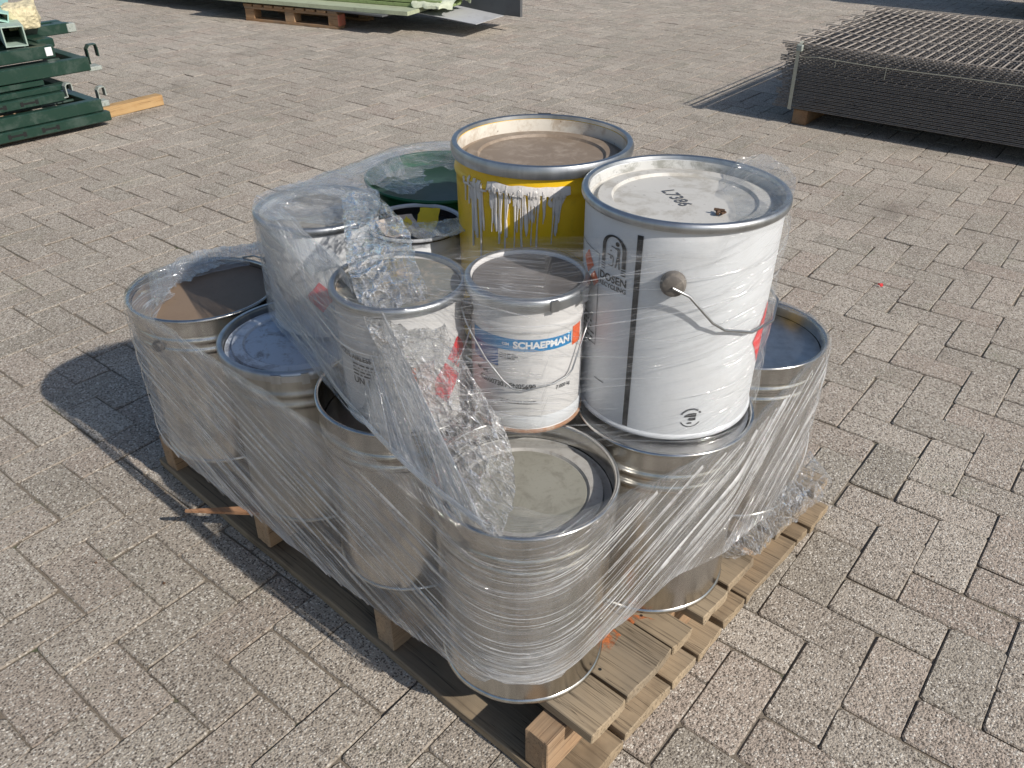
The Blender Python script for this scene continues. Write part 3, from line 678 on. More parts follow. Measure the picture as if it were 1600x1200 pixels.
# side hazard panel on the shaded face
hp = MB()
lines_block(hp, wr, A(-62), 0.175, 0.05, 6, 0.009, 0.0035, seed=4)
for q in ((-0.034, -0.07, 0.034, -0.0688), (-0.034, 0.086, 0.034, 0.0872), (-0.034, -0.07, -0.0328, 0.0872), (0.0328, -0.07, 0.034, 0.0872)):
    cyl_poly(hp, wr, A(-62), 0.20, [(q[0], q[1]), (q[2], q[1]), (q[2], q[3]), (q[0], q[3])])
cyl_poly(hp, wr, A(-40), 0.072, [(-0.02, -0.001), (0.002, -0.001), (0.002, 0.0008), (-0.02, 0.0008)])
hp.build('small_print_panel', 'inkgrey', pail)
hd = MB(); 
for (da, z, s_) in ((-62, 0.262, 0.019), (-53.5, 0.242, 0.013)): cyl_poly(hd, wr, A(da), z, [(s_, 0), (0, s_), (-s_, 0), (0, -s_)])
hd.build('hazard_diamond', 'orange', pail)
hr = MB(); cyl_poly(hr, wr, A(77), 0.150, [(0.042, 0), (0, 0.055), (-0.042, 0), (0, -0.055)])
hr.build('hazard_diamond', 'red', pail)
ear(pail, wr(0.3), WH, A(-0.5), WH - 0.088, 'knob', 0.0185, 0.017); ear(pail, wr(0.3), WH, A(179.5), WH - 0.088, 'knob', 0.0185, 0.017)
bp = []
for (da, dz, dr) in ((-0.5, 0.0, 0.019), (8, -0.012, 0.018), (22, -0.058, 0.013), (30, -0.074, 0.010), (50, -0.092, 0.010), (75, -0.100, 0.012), (95, -0.092, 0.016), (130, -0.07, 0.014), (160, -0.03, 0.016), (179.5, 0, 0.019)):
    a = A(da); bp.append(Vector(((wr(.3) + dr) * math.cos(a), (wr(.3) + dr) * math.sin(a), WH - 0.088 + dz)))
MB().tube(bp, 0.0021, 8).build('bail_handle', 'wire', pail, 60)
# felt-pen code on the lid
pn = MB(); vtx, ftx = text_geo('L7386', 0.030, 0.0003, 0.95)
rotl = ANG_C + R(90) + R(-62)
pn.add([(0.012 * math.cos(ANG_C + R(-95)) + x * math.cos(rotl) - y * math.sin(rotl), 0.012 * math.sin(ANG_C + R(-95)) + x * math.sin(rotl) + y * math.cos(rotl), WH - 0.0184) for x, y in vtx], ftx)
pn.build('pen_code', 'inkgrey', pail)

# yellow drum
YX, YY, YR, YH = -0.860, 1.168, 0.153, 0.3635
yd = drum('yellow_paint_drum', 'yellow drum with white paint drips and a thick grey rim, tallest at the back', 'drum', (YX, YY, Z2), YR, 0.147, YH, 'yellow', lidm='mud2', lidz=0.029, beads=(0.045,), inner='innerwhite', lidname='recessed_lid')
yrf = lambda z: 0.147 + (YR - 0.147) * z / YH
rp = [(YR + 0.001, YH - 0.020), (YR + 0.0055, YH - 0.0195), (YR + 0.0075, YH - 0.013), (YR + 0.0075, YH - 0.005), (YR + 0.005, YH + 0.0012), (YR, YH + 0.0025), (YR - 0.0035, YH + 0.001), (YR - 0.0042, YH - 0.005)]
MB().lathe(rp, 96).build('closing_ring', 'rimzinc', yd, 50)
lv = lever(yd, YR, YH, math.atan2(-YY, -YX) + R(150), 'plastic', 0.5)
AY = math.atan2(-YY, -YX)
dr_ = MB(); rr = random.Random(3)
def drip(a, z0, L, w0, thick=0.0022):
    n = 12; v = []; f = []
    ph = rr.random() * 9
    for i in range(n + 1):
        t = i / n; z = z0 - L * t
        wv = w0 * (0.75 + 0.35 * math.sin(ph + t * 5)) * (1.0 if t < 0.85 else (1.15 - (t - 0.85) * 5.0))
        wv = max(wv, w0 * 0.25); r = yrf(z) + (0.0032 if abs(z - (YH - 0.045)) < 0.006 else 0.0006)
        wob = 0.0015 * math.sin(ph + 3 * t)
        for (dx, rr_) in ((-wv, 0), (-wv * 0.5, thick), (wv * 0.5, thick), (wv, 0)):
            aa = a + (dx + wob) / r; v.append(((r + rr_) * math.cos(aa), (r + rr_) * math.sin(aa), z))
    for i in range(n):
        for k in range(3): f.append((i * 4 + k, i * 4 + k + 1, i * 4 + 4 + k + 1, i * 4 + 4 + k))
    dr_.add(v, f)
for i in range(58):
    da = rr.uniform(-62, 22); drip(AY + R(da), YH - rr.uniform(0.034, 0.05), rr.choice([rr.uniform(0.015, 0.05), rr.uniform(0.05, 0.13)]) * (1.0 if da < 8 else 0.6), rr.uniform(0.0016, 0.0042))
# the smeared band the drips run from
v = []; f = []; n = 90
for i in range(n + 1):
    t = i / n; a = AY + R(-58 + 76 * t)
    zt = YH - 0.033 + 0.004 * noise.noise((t * 9, 0, 0)); zb = YH - 0.046 - 0.012 * abs(noise.noise((t * 22, 1, 0))) + (0.018 if t < 0.35 and noise.noise((t * 14, 4, 0)) > -.1 else 0)
    zt = zt - (0.016 if t < 0.3 else 0)
    if zb > zt - 0.004: zb = zt - 0.004
    for z in (zb, (zb + zt) / 2, zt):
        r = yrf(z) + (0.0046 if abs(z - (YH - 0.045)) < 0.008 else 0.0016) ; v.append((r * math.cos(a), r * math.sin(a), z))
for i in range(n):
    for k in range(2): f.append((i * 3 + k, i * 3 + 3 + k, i * 3 + 4 + k, i * 3 + k + 1))
dr_.add(v, f)
dr_.build('paint_drips', 'drip', yd, 50)

# small white bucket with the blue band
SX, SY, SR, SH = -0.706, 0.929, 0.0905, 0.240
sb = drum('small_paint_bucket', 'small white bucket with a blue SCHAEPMAN band and wire handle', 'bucket', (SX, SY, Z2), SR, 0.0895, SH, 'label', lidm='darklid', lidz=0.006, beads=(0.052,), ring='rimzinc', step=False, bamp=0.0014)
srf = lambda z: 0.0895 + 0.001 * z / SH + 0.0007
AS = math.atan2(-SY, -SX); B_ = lambda d: AS + R(d)
MB().lathe([(0.0897, 0.0010), (0.0932, 0.0012), (0.0936, 0.0045), (0.0910, 0.0072)], 72).build('rusty_foot_seam', 'rust', sb, 40)
MB().lathe([(0.0905, 0.009), (0.0912, 0.011), (0.0912, 0.030), (0.0905, 0.032)], 72).build('pale_foot_band', 'white', sb, 40)
cyl_patch('blue_band', sb, 'blue', srf, B_(-64), B_(48.5), 0.1520, 0.1725, 40, 2)
cyl_patch('blue_block', sb, 'blued', srf, B_(-64), B_(-29), 0.1200, 0.1517, 16, 2)
cyl_patch('orange_hazard_label', sb, 'orange', srf, B_(50.5), B_(64), 0.146, 0.179, 6, 2)
srf2 = lambda z: srf(z) + 0.0004
t1 = MB(); cyl_text(t1, srf2, B_(16), 0.1622, 'SCHAEPMAN', 0.0158, 0.0007, 1.02); cyl_text(t1, srf2, B_(-21), 0.1625, 'CSM', 0.0060, 0.0002, 1.0)
t1.build('brand_lettering', 'inkwhite', sb)
t2 = MB()
cyl_text(t2, srf2, B_(-50), 0.1030, 'nal wit', 0.0105, 0.0003, 0.95); cyl_text(t2, srf2, B_(-22), 0.0880, 'G2000730 / EN05690', 0.0125, 0.00035, 0.90)
cyl_text(t2, srf2, B_(40), 0.0800, '7.000 kg', 0.0095, 0.0001, 0.90)
lines_block(t2, srf2, B_(-19), 0.1450, 0.026, 3, 0.0036, 0.0017, seed=6)
lines_block(t2, srf2, B_(-6), 0.0610, 0.066, 2, 0.0045, 0.0013, seed=7)
t2.build('label_print', 'ink', sb)['kind'] = 'stuff'
lever(sb, SR, SH, B_(26), 'rimzinc', 0.55)
ear(sb, srf(.2), SH, B_(-74), SH - 0.045, 'plastic', 0.013, 0.014); ear(sb, srf(.2), SH, B_(106), SH - 0.045, 'plastic', 0.013, 0.014)
bp = []
for (da, dz, dr) in ((-74, 0, 0.015), (-70, -0.015, 0.013), (-60, -0.035, 0.009), (-40, -0.066, 0.007), (-22, -0.096, 0.006), (-12, -0.108, 0.006), (0, -0.109, 0.006), (26, -0.102, 0.006), (42, -0.096, 0.006), (47, -0.088, 0.007), (60, -0.045, 0.008), (85, -0.01, 0.013), (106, 0, 0.015)):
    a = B_(da); bp.append(Vector(((srf(.1) + dr) * math.cos(a), (srf(.1) + dr) * math.sin(a), SH - 0.045 + dz)))
MB().tube(bp, 0.0014, 8).build('bail_handle', 'wire', sb, 60)

# small white bucket with the hazard labels (left)
TX, TY, TR, TH_ = -0.872, 0.812, 0.1025, 0.224
tb = drum('small_paint_bucket', 'small white bucket with red hazard labels and a stained lid, behind the crumpled film', 'bucket', (TX, TY, Z2), TR, 0.0995, TH_, 'label', lidm='dirtlid', lidz=0.008, beads=(0.075,), step=False, bamp=0.001, rim='rimzinc')
trf = lambda z: 0.0995 + 0.003 * z / TH_ + 0.0008
AT = math.atan2(-TY, -TX); T_ = lambda d: AT + R(d)
x1 = MB()
cyl_text(x1, trf, T_(-52), 0.128, 'ACRYL AIRLESS', 0.0125, 0.0004, 0.9); cyl_text(x1, trf, T_(-36), 0.086, 'UN 1263', 0.0170, 0.0003, 0.95)
lines_block(x1, trf, T_(-38), 0.116, 0.052, 4, 0.0062, 0.0030, seed=8); lines_block(x1, trf, T_(-30), 0.022, 0.085, 2, 0.006, 0.0016, seed=9)
for k in range(11): 
    y = 0.098 + k * 0.0024; cyl_poly(x1, trf, T_(0), 0.0, [(-0.010, y), (0.002, y), (0.002, y + 0.0011), (-0.010, y + 0.0011)])
x1.build('label_print', 'ink', tb)['kind'] = 'stuff'
x2 = MB(); cyl_poly(x2, trf, T_(38), 0.075, [(0.034, 0), (0, 0.038), (-0.034, 0), (0, -0.038)]); cyl_poly(x2, trf, T_(56), 0.118, [(0.026, 0), (0, 0.030), (-0.026, 0), (0, -0.030)])
x2.build('hazard_diamond', 'red', tb)
x3 = MB(); cyl_poly(x3, trf, T_(9), 0.106, [(-0.007, -0.012), (0.0, -0.012), (0.0, 0.014), (-0.007, 0.014)]); x3.build('orange_hazard_label', 'orange', tb)
x4 = MB(); cyl_poly(x4, trf, T_(18), 0.085, [(-0.014, -0.045), (0.014, -0.045), (0.014, 0.040), (-0.014, 0.040)]); x4.build('pink_label', 'pinklabel', tb)
ear(tb, trf(.17), TH_, T_(70), TH_ - 0.055, 'knob', 0.014, 0.016)
bp = []
for (da, dz, dr) in ((70, 0, 0.016), (66, -0.02, 0.014), (58, -0.045, 0.010), (50, -0.062, 0.008), (48, -0.066, 0.007)):
    a = T_(da); bp.append(Vector(((trf(.1) + dr) * math.cos(a), (trf(.1) + dr) * math.sin(a), TH_ - 0.055 + dz)))
bp2 = [Vector((q.x * 1.01, q.y * 1.01, q.z + 0.004)) for q in bp[1:]]
MB().tube(bp, 0.0015, 8).tube(bp2, 0.0012, 8).build('bail_handle', 'wire', tb, 60)

# bucket with torn paper and yellow tape
BX, BY, BR, BH = -1.075, 1.057, 0.0895, 0.194
bb_ = drum('small_paint_bucket', 'small white bucket with a black open top holding yellow tape scraps', 'bucket', (BX, BY, Z2), BR, 0.088, BH, 'white', lidm='blackin', lidz=0.020, beads=(0.03,), step=False, inner='blackin', lidname='black_paint', bamp=0.001)
MB().lathe([(BR + .001, BH - 0.010), (BR + 0.0045, BH - 0.009), (BR + 0.0045, BH - 0.002), (BR + 0.001, BH + 0.001)], 60).build('rim', 'blackin', bb_, 50)
def scrap(t, name, m, cx, cy_, w_, l_, rz, lift, seed, curl=0.02):
    v = []; f = []; n = 8
    for i in range(n + 1):
        for j in range(n + 1):
            x = (i / n - .5) * w_; y = (j / n - .5) * l_
            z = lift + curl * (j / n - 0.2) ** 2 * 2 + 0.006 * noise.noise((x * 40 + seed, y * 40, seed)); edge = 0.003 * noise.noise((x * 90, y * 90, seed))
            X = x + edge; Y = y + edge
            v.append((cx + X * math.cos(rz) - Y * math.sin(rz), cy_ + X * math.sin(rz) + Y * math.cos(rz), z))
    for i in range(n):
        for j in range(n): f.append((i * (n + 1) + j, (i + 1) * (n + 1) + j, (i + 1) * (n + 1) + j + 1, i * (n + 1) + j + 1))
    return link(name, mesh(name, v, f, 60), m, t)
CAMV = Vector((0.78, -0.62, 0)); RTV = Vector((0.62, 0.78, 0))
def lp(r_, f_): return RTV.x * r_ + CAMV.x * f_, RTV.y * r_ + CAMV.y * f_
s0 = empty('paper_scrap', (BX, BY, Z2), 0, 'torn pinkish paper scrap lying in the black-topped bucket', 'paper'); scrap(s0, 'sheet', 'paper', *lp(-0.030, 0.022), 0.075, 0.06, R(70), BH - 0.008, 1, 0.012)
s1 = empty('tape_scrap', (BX, BY, Z2), 0, 'larger curled yellow tape scrap in the black-topped bucket', 'tape'); scrap(s1, 'strip', 'tape', *lp(0.020, 0.010), 0.040, 0.066, R(28), BH - 0.008, 2, 0.018)
s2 = empty('tape_scrap', (BX, BY, Z2), 0, 'small yellow tape scrap beside the pinkish paper', 'tape'); scrap(s2, 'strip', 'tape', *lp(-0.030, 0.040), 0.030, 0.035, R(-20), BH + 0.002, 3, 0.012)

# white can under heavy film at the left
LX, LY, LR, LH = -1.218, 0.943, 0.1125, 0.222
lb = drum('small_paint_bucket', 'white bucket at the left of the upper layer, veiled in heavy film', 'bucket', (LX, LY, Z2), LR, 0.108, LH, 'white', lidm='greylid2', lidz=0.016, beads=(0.06,), step=False, bamp=0.001, rim='rimzinc')
lrf = lambda z: 0.108 + 0.0045 * z / LH + 0.001
AL = math.atan2(-LY, -LX)
lx = MB(); cyl_poly(lx, lrf, AL + R(-8), 0.085, [(0.028, 0), (0, 0.032), (-0.028, 0), (0, -0.032)]); cyl_poly(lx, lrf, AL + R(18), 0.045, [(0.026, 0), (0, 0.03), (-0.026, 0), (0, -0.03)])
lx.build('hazard_diamond', 'red', lb)

# green drum behind
GX, GY, GR_, GH = -1.205, 1.275, 0.162, 0.200
gd = drum('green_paint_drum', 'green drum behind the yellow one, its top covered by film', 'drum', (GX, GY, Z2), GR_, 0.155, GH, 'green', lidm='darkgreen', lidz=0.030, beads=(0.03,), step=False, lidname='recessed_lid')
# glass-like small jar between
jx = empty('small_jar', (-1.225, 1.070, Z2 - 0.022), 0, 'small metal-necked jar poking through the film knot at the left', 'jar')
MB().lathe([(0, 0), (0.03, 0), (0.032, 0.01), (0.032, 0.19), (0.026, 0.205), (0.026, 0.225), (0.0285, 0.226), (0.0285, 0.232), (0.022, 0.232), (0.021, 0.21), (0, 0.205)], 28).build('jar_body', 'tin_dull', jx, 40)

# bits on drums: handle grip on the open brown drum, wire bail of the dark drum
d4 = D['D4']
bp = [Vector((0.156 * math.cos(R(a)), 0.156 * math.sin(R(a)), 0.366 + z)) for a, z in ((112, 0.0), (100, 0.010), (85, 0.012), (70, 0.012), (58, 0.01), (48, 0.008), (40, 0.008), (30, 0.006), (20, 0.0))]
MB().tube(bp, 0.002, 8).build('bail_handle', 'wire', d4, 60)
MB().tube(bp[2:5], [0.007, 0.010, 0.008], 10).build('handle_grip', 'plastic', d4, 60)
ear(d4, 0.15, 0.366, R(-75), 0.30, 'plastic', 0.012, 0.012)

# ------------------------------------------------------------------ stretch film
def hull(circles, off=0.003, n=96):
    P = []
    for (x, y, r) in circles:
        for i in range(n): a = 2 * math.pi * i / n; P.append(((r + off) * math.cos(a) + x, (r + off) * math.sin(a) + y))
    P = sorted(set(P)); cr = lambda o, a, b: (a[0] - o[0]) * (b[1] - o[1]) - (a[1] - o[1]) * (b[0] - o[0])
    lo = []
    for p in P:
        while len(lo) > 1 and cr(lo[-2], lo[-1], p) <= 0: lo.pop()
        lo.append(p)
    hi = []
    for p in reversed(P):
        while len(hi) > 1 and cr(hi[-2], hi[-1], p) <= 0: hi.pop()
        hi.append(p)
    return lo[:-1] + hi[:-1]                       # counter-clockwise
def resample(P, step):
    Q = [Vector((*p, 0)) for p in P] + [Vector((*P[0], 0))]; L = [0]
    for a, b in zip(Q, Q[1:]): L.append(L[-1] + (b - a).length)
    n = int(L[-1] / step); out = []; k = 0
    for i in range(n):
        s = L[-1] * i / n
        while L[k + 1] < s: k += 1
        t = (s - L[k]) / (L[k + 1] - L[k]); out.append(Q[k].lerp(Q[k + 1], t))
    return out, L[-1]
film = empty('stretch_film', (-1.0, 1.1, DZ), 0, 'clear stretch film wrapped and bunched round the stacked drums', 'plastic film')
FB = Vector((-1.0, 1.1, DZ))
def grid_mesh(name, P, uv, dens, m, nu, nv, closed=False):
    """P[i][j] world points, i along, j across"""
    v = [P[i][j] - FB for i in range(nu) for j in range(nv)]; f = []
    fu = []
    for i in range(nu if closed else nu - 1):
        i2 = (i + 1) % nu
        for j in range(nv - 1): f.append((i * nv + j, i2 * nv + j, i2 * nv + j + 1, i * nv + j + 1))
    me = mesh(name, v, f, 180)
    ul = me.uv_layers.new(name='UVMap'); fl = np.zeros(len(me.loops) * 2)
    vi = np.zeros(len(me.loops), dtype=int); me.loops.foreach_get('vertex_index', vi)
    U_ = np.array([uv[i][j] for i in range(nu) for j in range(nv)])
    UL = U_[vi]
    if closed:                                       # keep the seam from smearing
        per = UL.reshape(-1, 4, 2); jump = (per[:, :, 0].max(1) - per[:, :, 0].min(1)) > 1.5
        q = per[jump]; q[q[:, :, 0] < 1.0] += np.array([uv[-1][0][0], 0]); per[jump] = q; UL = per.reshape(-1, 2)
    ul.data.foreach_set('uv', UL.ravel())
    at = me.attributes.new('dens', 'FLOAT', 'POINT'); at.data.foreach_set('value', [float(dens[i][j]) for i in range(nu) for j in range(nv)])
    return link(name, me, m, film)
def ribbons(name, lines, m, seed):
    """narrow gathered folds of film: each line is a list of (point, width direction, outward, half width)"""
    v = []; f = []; uv = []; dn = []
    for L in lines:
        b = len(v); dd = L[0][4]
        for k, (p, wd, out, hw, _d) in enumerate(L):
            for q in (p - wd * hw, p + out * hw * 0.9, p + wd * hw): v.append(q - FB); uv.append((k * 0.02, seed + b * 0.01 + len(uv) * 0.0)); dn.append(dd)
        for k in range(len(L) - 1):
            for c in range(2): f.append((b + k * 3 + c, b + k * 3 + 3 + c, b + k * 3 + 4 + c, b + k * 3 + 1 + c))
    me = mesh(name, v, f, 180); vi = np.zeros(len(me.loops), dtype=int); me.loops.foreach_get('vertex_index', vi)
    ul = me.uv_layers.new(name='UVMap'); ul.data.foreach_set('uv', np.array(uv)[vi].ravel())
    at = me.attributes.new('dens', 'FLOAT', 'POINT'); at.data.foreach_set('value', dn)
    o = link(name, me, m, film); o['kind'] = 'stuff'; return o
sm = lambda t: max(0.0, min(1.0, t)) ** 2 * (3 - 2 * max(0.0, min(1.0, t)))
def pw(x, pts):
    if x <= pts[0][0]: return pts[0][1]
    for (a, b), (c, d) in zip(pts, pts[1:]):
        if x <= c: return b + (d - b) * (x - a) / (c - a)
    return pts[-1][1]
def AB(p):                                            # position along / across the pallet
    q = Vector((p.x + 0.3845, p.y - 0.688, 0)); return q.dot(ax), q.dot(ay)
def wrinkle(s, z, seed, amp):
    a = noise.noise((s * 5, (z - 0.28 * s) * 26, seed)) ; b = noise.noise((s * 13, (z - 0.2 * s) * 70, seed + 5))
    return amp * (a + 0.45 * b)

low = [(-0.592, 0.777, 0.1425), (-0.911, 0.836, 0.150), (-1.203, 0.844, 0.150), (-1.519, 0.846, 0.155), (-0.525, 1.078, 0.150), (-0.516, 1.404, 0.1435), (-0.83, 1.44, 0.146), (-1.14, 1.445, 0.146), (-1.42, 1.138, 0.146)]
path, LEN = resample(hull(low), 0.011)
n = len(path)
P = []; UV = []; DN = []
NZ = 34; NF = 7
slp = []
for i, p in enumerate(path):
    nrm = (path[(i + 1) % n] - path[i - 1]).normalized(); nrm = Vector((nrm.y, -nrm.x, 0)); L_ = nrm.dot(-ay) > 0.35; R_ = nrm.dot(-ax) > 0.35
    slp.append(0.10 if (L_ and R_) else (0.62 if R_ else (-0.34 if L_ else 0.0)))
ker = 9; slp = [sum(slp[(i + k) % n] for k in range(-ker, ker + 1)) / (2 * ker + 1) for i in range(n)]
i0 = min(range(n), key=lambda i: -path[i].y); cum = [0.0] * n; acc = 0.0
for k in range(n):
    i = (i0 + k) % n; cum[i] = acc; acc += slp[i] * LEN / n
for i, p in enumerate(path):
    a, b = AB(p); s = LEN * i / n
    nrm = (path[(i + 1) % n] - path[i - 1]).normalized(); nrm = Vector((nrm.y, -nrm.x, 0))
    left = nrm.dot(-ay) > 0.35; right = nrm.dot(-ax) > 0.35
    if right and not left: zb = pw(b, [(0, 0.205), (0.10, 0.235), (0.25, 0.272), (0.42, 0.240), (0.55, 0.20), (0.68, 0.150), (0.9, 0.14)]); sl = 0.55
    elif left: zb = pw(a, [(0.05, 0.195), (0.2, 0.185), (0.5, 0.158), (1.0, 0.150), (1.3, 0.165)]); sl = -0.32
    else: zb = 0.16; sl = 0.05
    if left and right: zb = 0.200; sl = 0.10
    zt = 0.5025 if not right else pw(b, [(0.2, 0.5025), (0.6, 0.5025)])
    fold = 0.016
    if a < 0.42 and b < 0.22: fold = 0.016 + 0.06 * sm((a - 0.03) / 0.1) * sm((0.40 - a) / 0.1)
    if a > 1.0 and b < 0.25: fold = 0.02 + 0.07 * sm((a - 1.08) / 0.1)
    if right and b > 0.25: fold = 0.012
    zb += 0.009 * noise.noise((s * 9, 0, 3)) + 0.004 * noise.noise((s * 31, 0, 5))
    row = []; ur = []; dr2 = []
    for j in range(NZ):
        t = j / (NZ - 1); z = zb + (zt - zb) * t
        w_ = wrinkle(s, z, 1.0, 0.0038)
        edge = math.exp(-((z - zb) / 0.012) ** 2); bunch = math.exp(-((z - zb - 0.04) / 0.035) ** 2) * (1.0 if right else 0.35)
        d_ = 0.0012 + abs(w_) * 0.9 * min(1, (1 - t) * 8) + 0.002 * edge
        sag = 0.0
        row.append(Vector((p.x, p.y, z)) + nrm * d_); ur.append((s, z - cum[i]))
        dn = 1.0 + 2.6 * edge + 1.3 * bunch
        if right: dn *= 0.75
        if left: dn *= 2.3 * (0.75 + 0.5 * noise.noise((s * 2.2, z * 5, 8)))
        dn *= 0.55 + 0.9 * sm(0.5 + noise.noise((s * 3.1, (z - cum[i]) * 9, 2)))
        dr2.append(max(0.1, dn))
    for j in range(1, NF):
        t = j / (NF - 1); wob = 1 + 0.22 * noise.noise((s * 14, 0, 7))
        q = Vector((p.x, p.y, zt + 0.0035 * math.sin(min(1, t * 3) * math.pi / 2) - 0.010 * t * t + 0.002 * noise.noise((s * 30, t * 3, 4)))) - nrm * (fold * t * wob)
        row.append(q); ur.append((s, zt - cum[i] + 0.05 * t)); dr2.append(1.1 if j < NF - 1 else 2.2)
    P.append(row); UV.append(ur); DN.append(dr2)
rr = random.Random(21); lines = []
BOT = [r[0].z for r in P]; TOP = [r[NZ - 1].z for r in P]
NRM = []
for i in range(n):
    q = (path[(i + 1) % n] - path[i - 1]).normalized(); NRM.append(Vector((q.y, -q.x, 0)))
vis_i = [i for i in range(n) if NRM[i].dot(-ay) > 0.2 or NRM[i].dot(-ax) > 0.2]
for k in range(270):
    i = rr.choice(vis_i); rgt = NRM[i].dot(-ax) > 0.6
    z = BOT[i] + (TOP[i] - BOT[i]) * (rr.random() ** (1.5 if rgt else 1.0)); v_ = z - cum[i]
    ln = int(rr.uniform(0.10, 0.55) / (LEN / n)); hw0 = rr.choice([0.0006, 0.0008, 0.0011, 0.0016, 0.0026] + ([0.0038] if rgt else [])); L = []; ph = rr.uniform(0, 9); dd = rr.uniform(0.35, 1.0) * (1.0 if rgt else 0.8)
    for q in range(ln):
        ii = (i + q) % n
        if ii not in range(n): break
        zz = v_ + cum[ii] + 0.003 * math.sin(ph + q * 0.11)
        if not (BOT[ii] - 0.002 < zz < TOP[ii] - 0.004) or abs(cum[ii] - cum[i]) > 1: break
        tp_ = min(1.0, q / 5, (ln - q) / 5)
        if path[ii].x > -0.62 and path[ii].y < 0.75 and hw0 > 0.0012: hw0 = 0.0008
        L.append((Vector((path[ii].x, path[ii].y, zz)) + NRM[ii] * 0.0055, Vector((0, 0, 1)), NRM[ii], hw0 * max(0.15, tp_) * (1 + 0.35 * math.sin(ph + q * 0.4)), dd))
    if len(L) > 6: lines.append(L)
ribbons('film_folds', lines, 'film_fold', 1.0)
grid_mesh('film_sheet', P, UV, DN, 'film_low', n, NZ + NF - 1, True)['label'] = 'lower wrap of streaky film round the bottom drums'

# upper wrap
upc = [(LX, LY, LR + 0.002), (GX, GY, GR_ + 0.002), (WX, WY, WR + 0.001), (SX, SY, SR + 0.008), (TX, TY, TR + 0.002), (YX, YY, 0.150)]
path, LEN = resample(hull(upc), 0.010); n = len(path)
P = []; UV = []; DN = []; NZ = 30; NF = 7
for i, p in enumerate(path):
    s = LEN * i / n; nrm = (path[(i + 1) % n] - path[i - 1]).normalized(); nrm = Vector((nrm.y, -nrm.x, 0))
    # weight towards the white pail (tall) along the camera-facing side
    wv = sm((p.x + 0.86) / 0.30) if nrm.y < 0.3 else 0.4
    front = nrm.dot(Vector((0.65, -0.76, 0)))
    zt = 0.728 + 0.088 * (sm((p.x + 0.83) / 0.12) if front > 0 else wv)
    if nrm.x < 0 and p.y > 0.95: zt = 0.722
    if nrm.y > 0.3 and p.x > -1.1: zt = 0.70
    zb = 0.515 if front > 0.2 else 0.52
    if p.x > -0.68 and nrm.x > 0.3: zb = 0.492
    if nrm.x > 0.75: zt = 0.845
    fold = 0.055 if (p.x < -0.98) else 0.0
    row = []; ur = []; dr2 = []
    for j in range(NZ):
        t = j / (NZ - 1); z = zb + (zt - zb) * t
        w_ = wrinkle(s * 0.6, z + 0.25 * s * 0.6, 4.0, 0.0030)
        row.append(Vector((p.x, p.y, z)) + nrm * (0.002 + abs(w_))); 
        sl = -0.06 if p.x < -0.62 else 0.35 * (p.y - 0.95)
        ur.append((s, z - sl * s)); e = math.exp(-((z - zt) / 0.006) ** 2) if fold else 0.0
        dn = 0.85 + 1.0 * e
        if nrm.x > 0.2 and p.x > -0.62: dn = 0.35 + 0.8 * e
        if p.x < -0.98: dn = 1.8
        dr2.append(dn)
    for j in range(1, NF):
        t = j / (NF - 1)
        if fold:
            row.append(Vector((p.x, p.y, zt + 0.004 * math.sin(t * 3) + 0.004 * noise.noise((s * 25, t * 4, 1)))) - nrm * (fold * t * (1 + 0.3 * noise.noise((s * 9, 1, 1))))); dr2.append(1.8)
        else:
            row.append(Vector((p.x, p.y, zt + t * (0.03 + 0.012 * noise.noise((s * 7, 3, 1))))) + nrm * 0.002); dr2.append(0.85 * (1 - t) ** 1.5)
        ur.append((s, zt + t * 0.06))
    P.append(row); UV.append(ur); DN.append(dr2)
rr = random.Random(22); lines = []
NRM = []
for i in range(n):
    q = (path[(i + 1) % n] - path[i - 1]).normalized(); NRM.append(Vector((q.y, -q.x, 0)))
vis_i = [i for i in range(n) if NRM[i].dot(Vector((0.65, -0.76, 0))) > 0.1]
for k in range(190):
    i = rr.choice(vis_i); zb_ = P[i][0].z; zt_ = P[i][NZ - 1].z; z0_ = zb_ + (zt_ - zb_) * rr.random(); onW = path[i].x > -0.66
    ln = int(rr.uniform(0.06, 0.36) / (LEN / n)); hw0 = rr.choice([0.0004, 0.0005, 0.0007, 0.0010, 0.0014]); L = []; ph = rr.uniform(0, 9); dd = rr.uniform(0.2, 0.6) * (0.6 if onW else (0.55 if path[i].x > -0.80 else 1.0)); sl_ = rr.gauss(0.10 if onW else -0.03, 0.10); cv = rr.gauss(0.25, 0.25)
    for q in range(ln):
        ii = (i + q) % n; d_ = q * LEN / n; zz = z0_ + sl_ * d_ + cv * d_ * d_
        if not (P[ii][0].z < zz < P[ii][NZ - 1].z + 0.01): break
        tp_ = min(1.0, q / 5, (ln - q) / 5); L.append((Vector((path[ii].x, path[ii].y, zz)) + NRM[ii] * 0.0050, Vector((0, 0, 1)), NRM[ii], hw0 * max(0.15, tp_), dd))
    if len(L) > 5: lines.append(L)
ribbons('film_folds', lines, 'film_fold', 2.0)
grid_mesh('film_sheet', P, UV, DN, 'film_up', n, NZ + NF - 1, True)['label'] = 'upper wrap of film stretched past the buckets to the white pail'

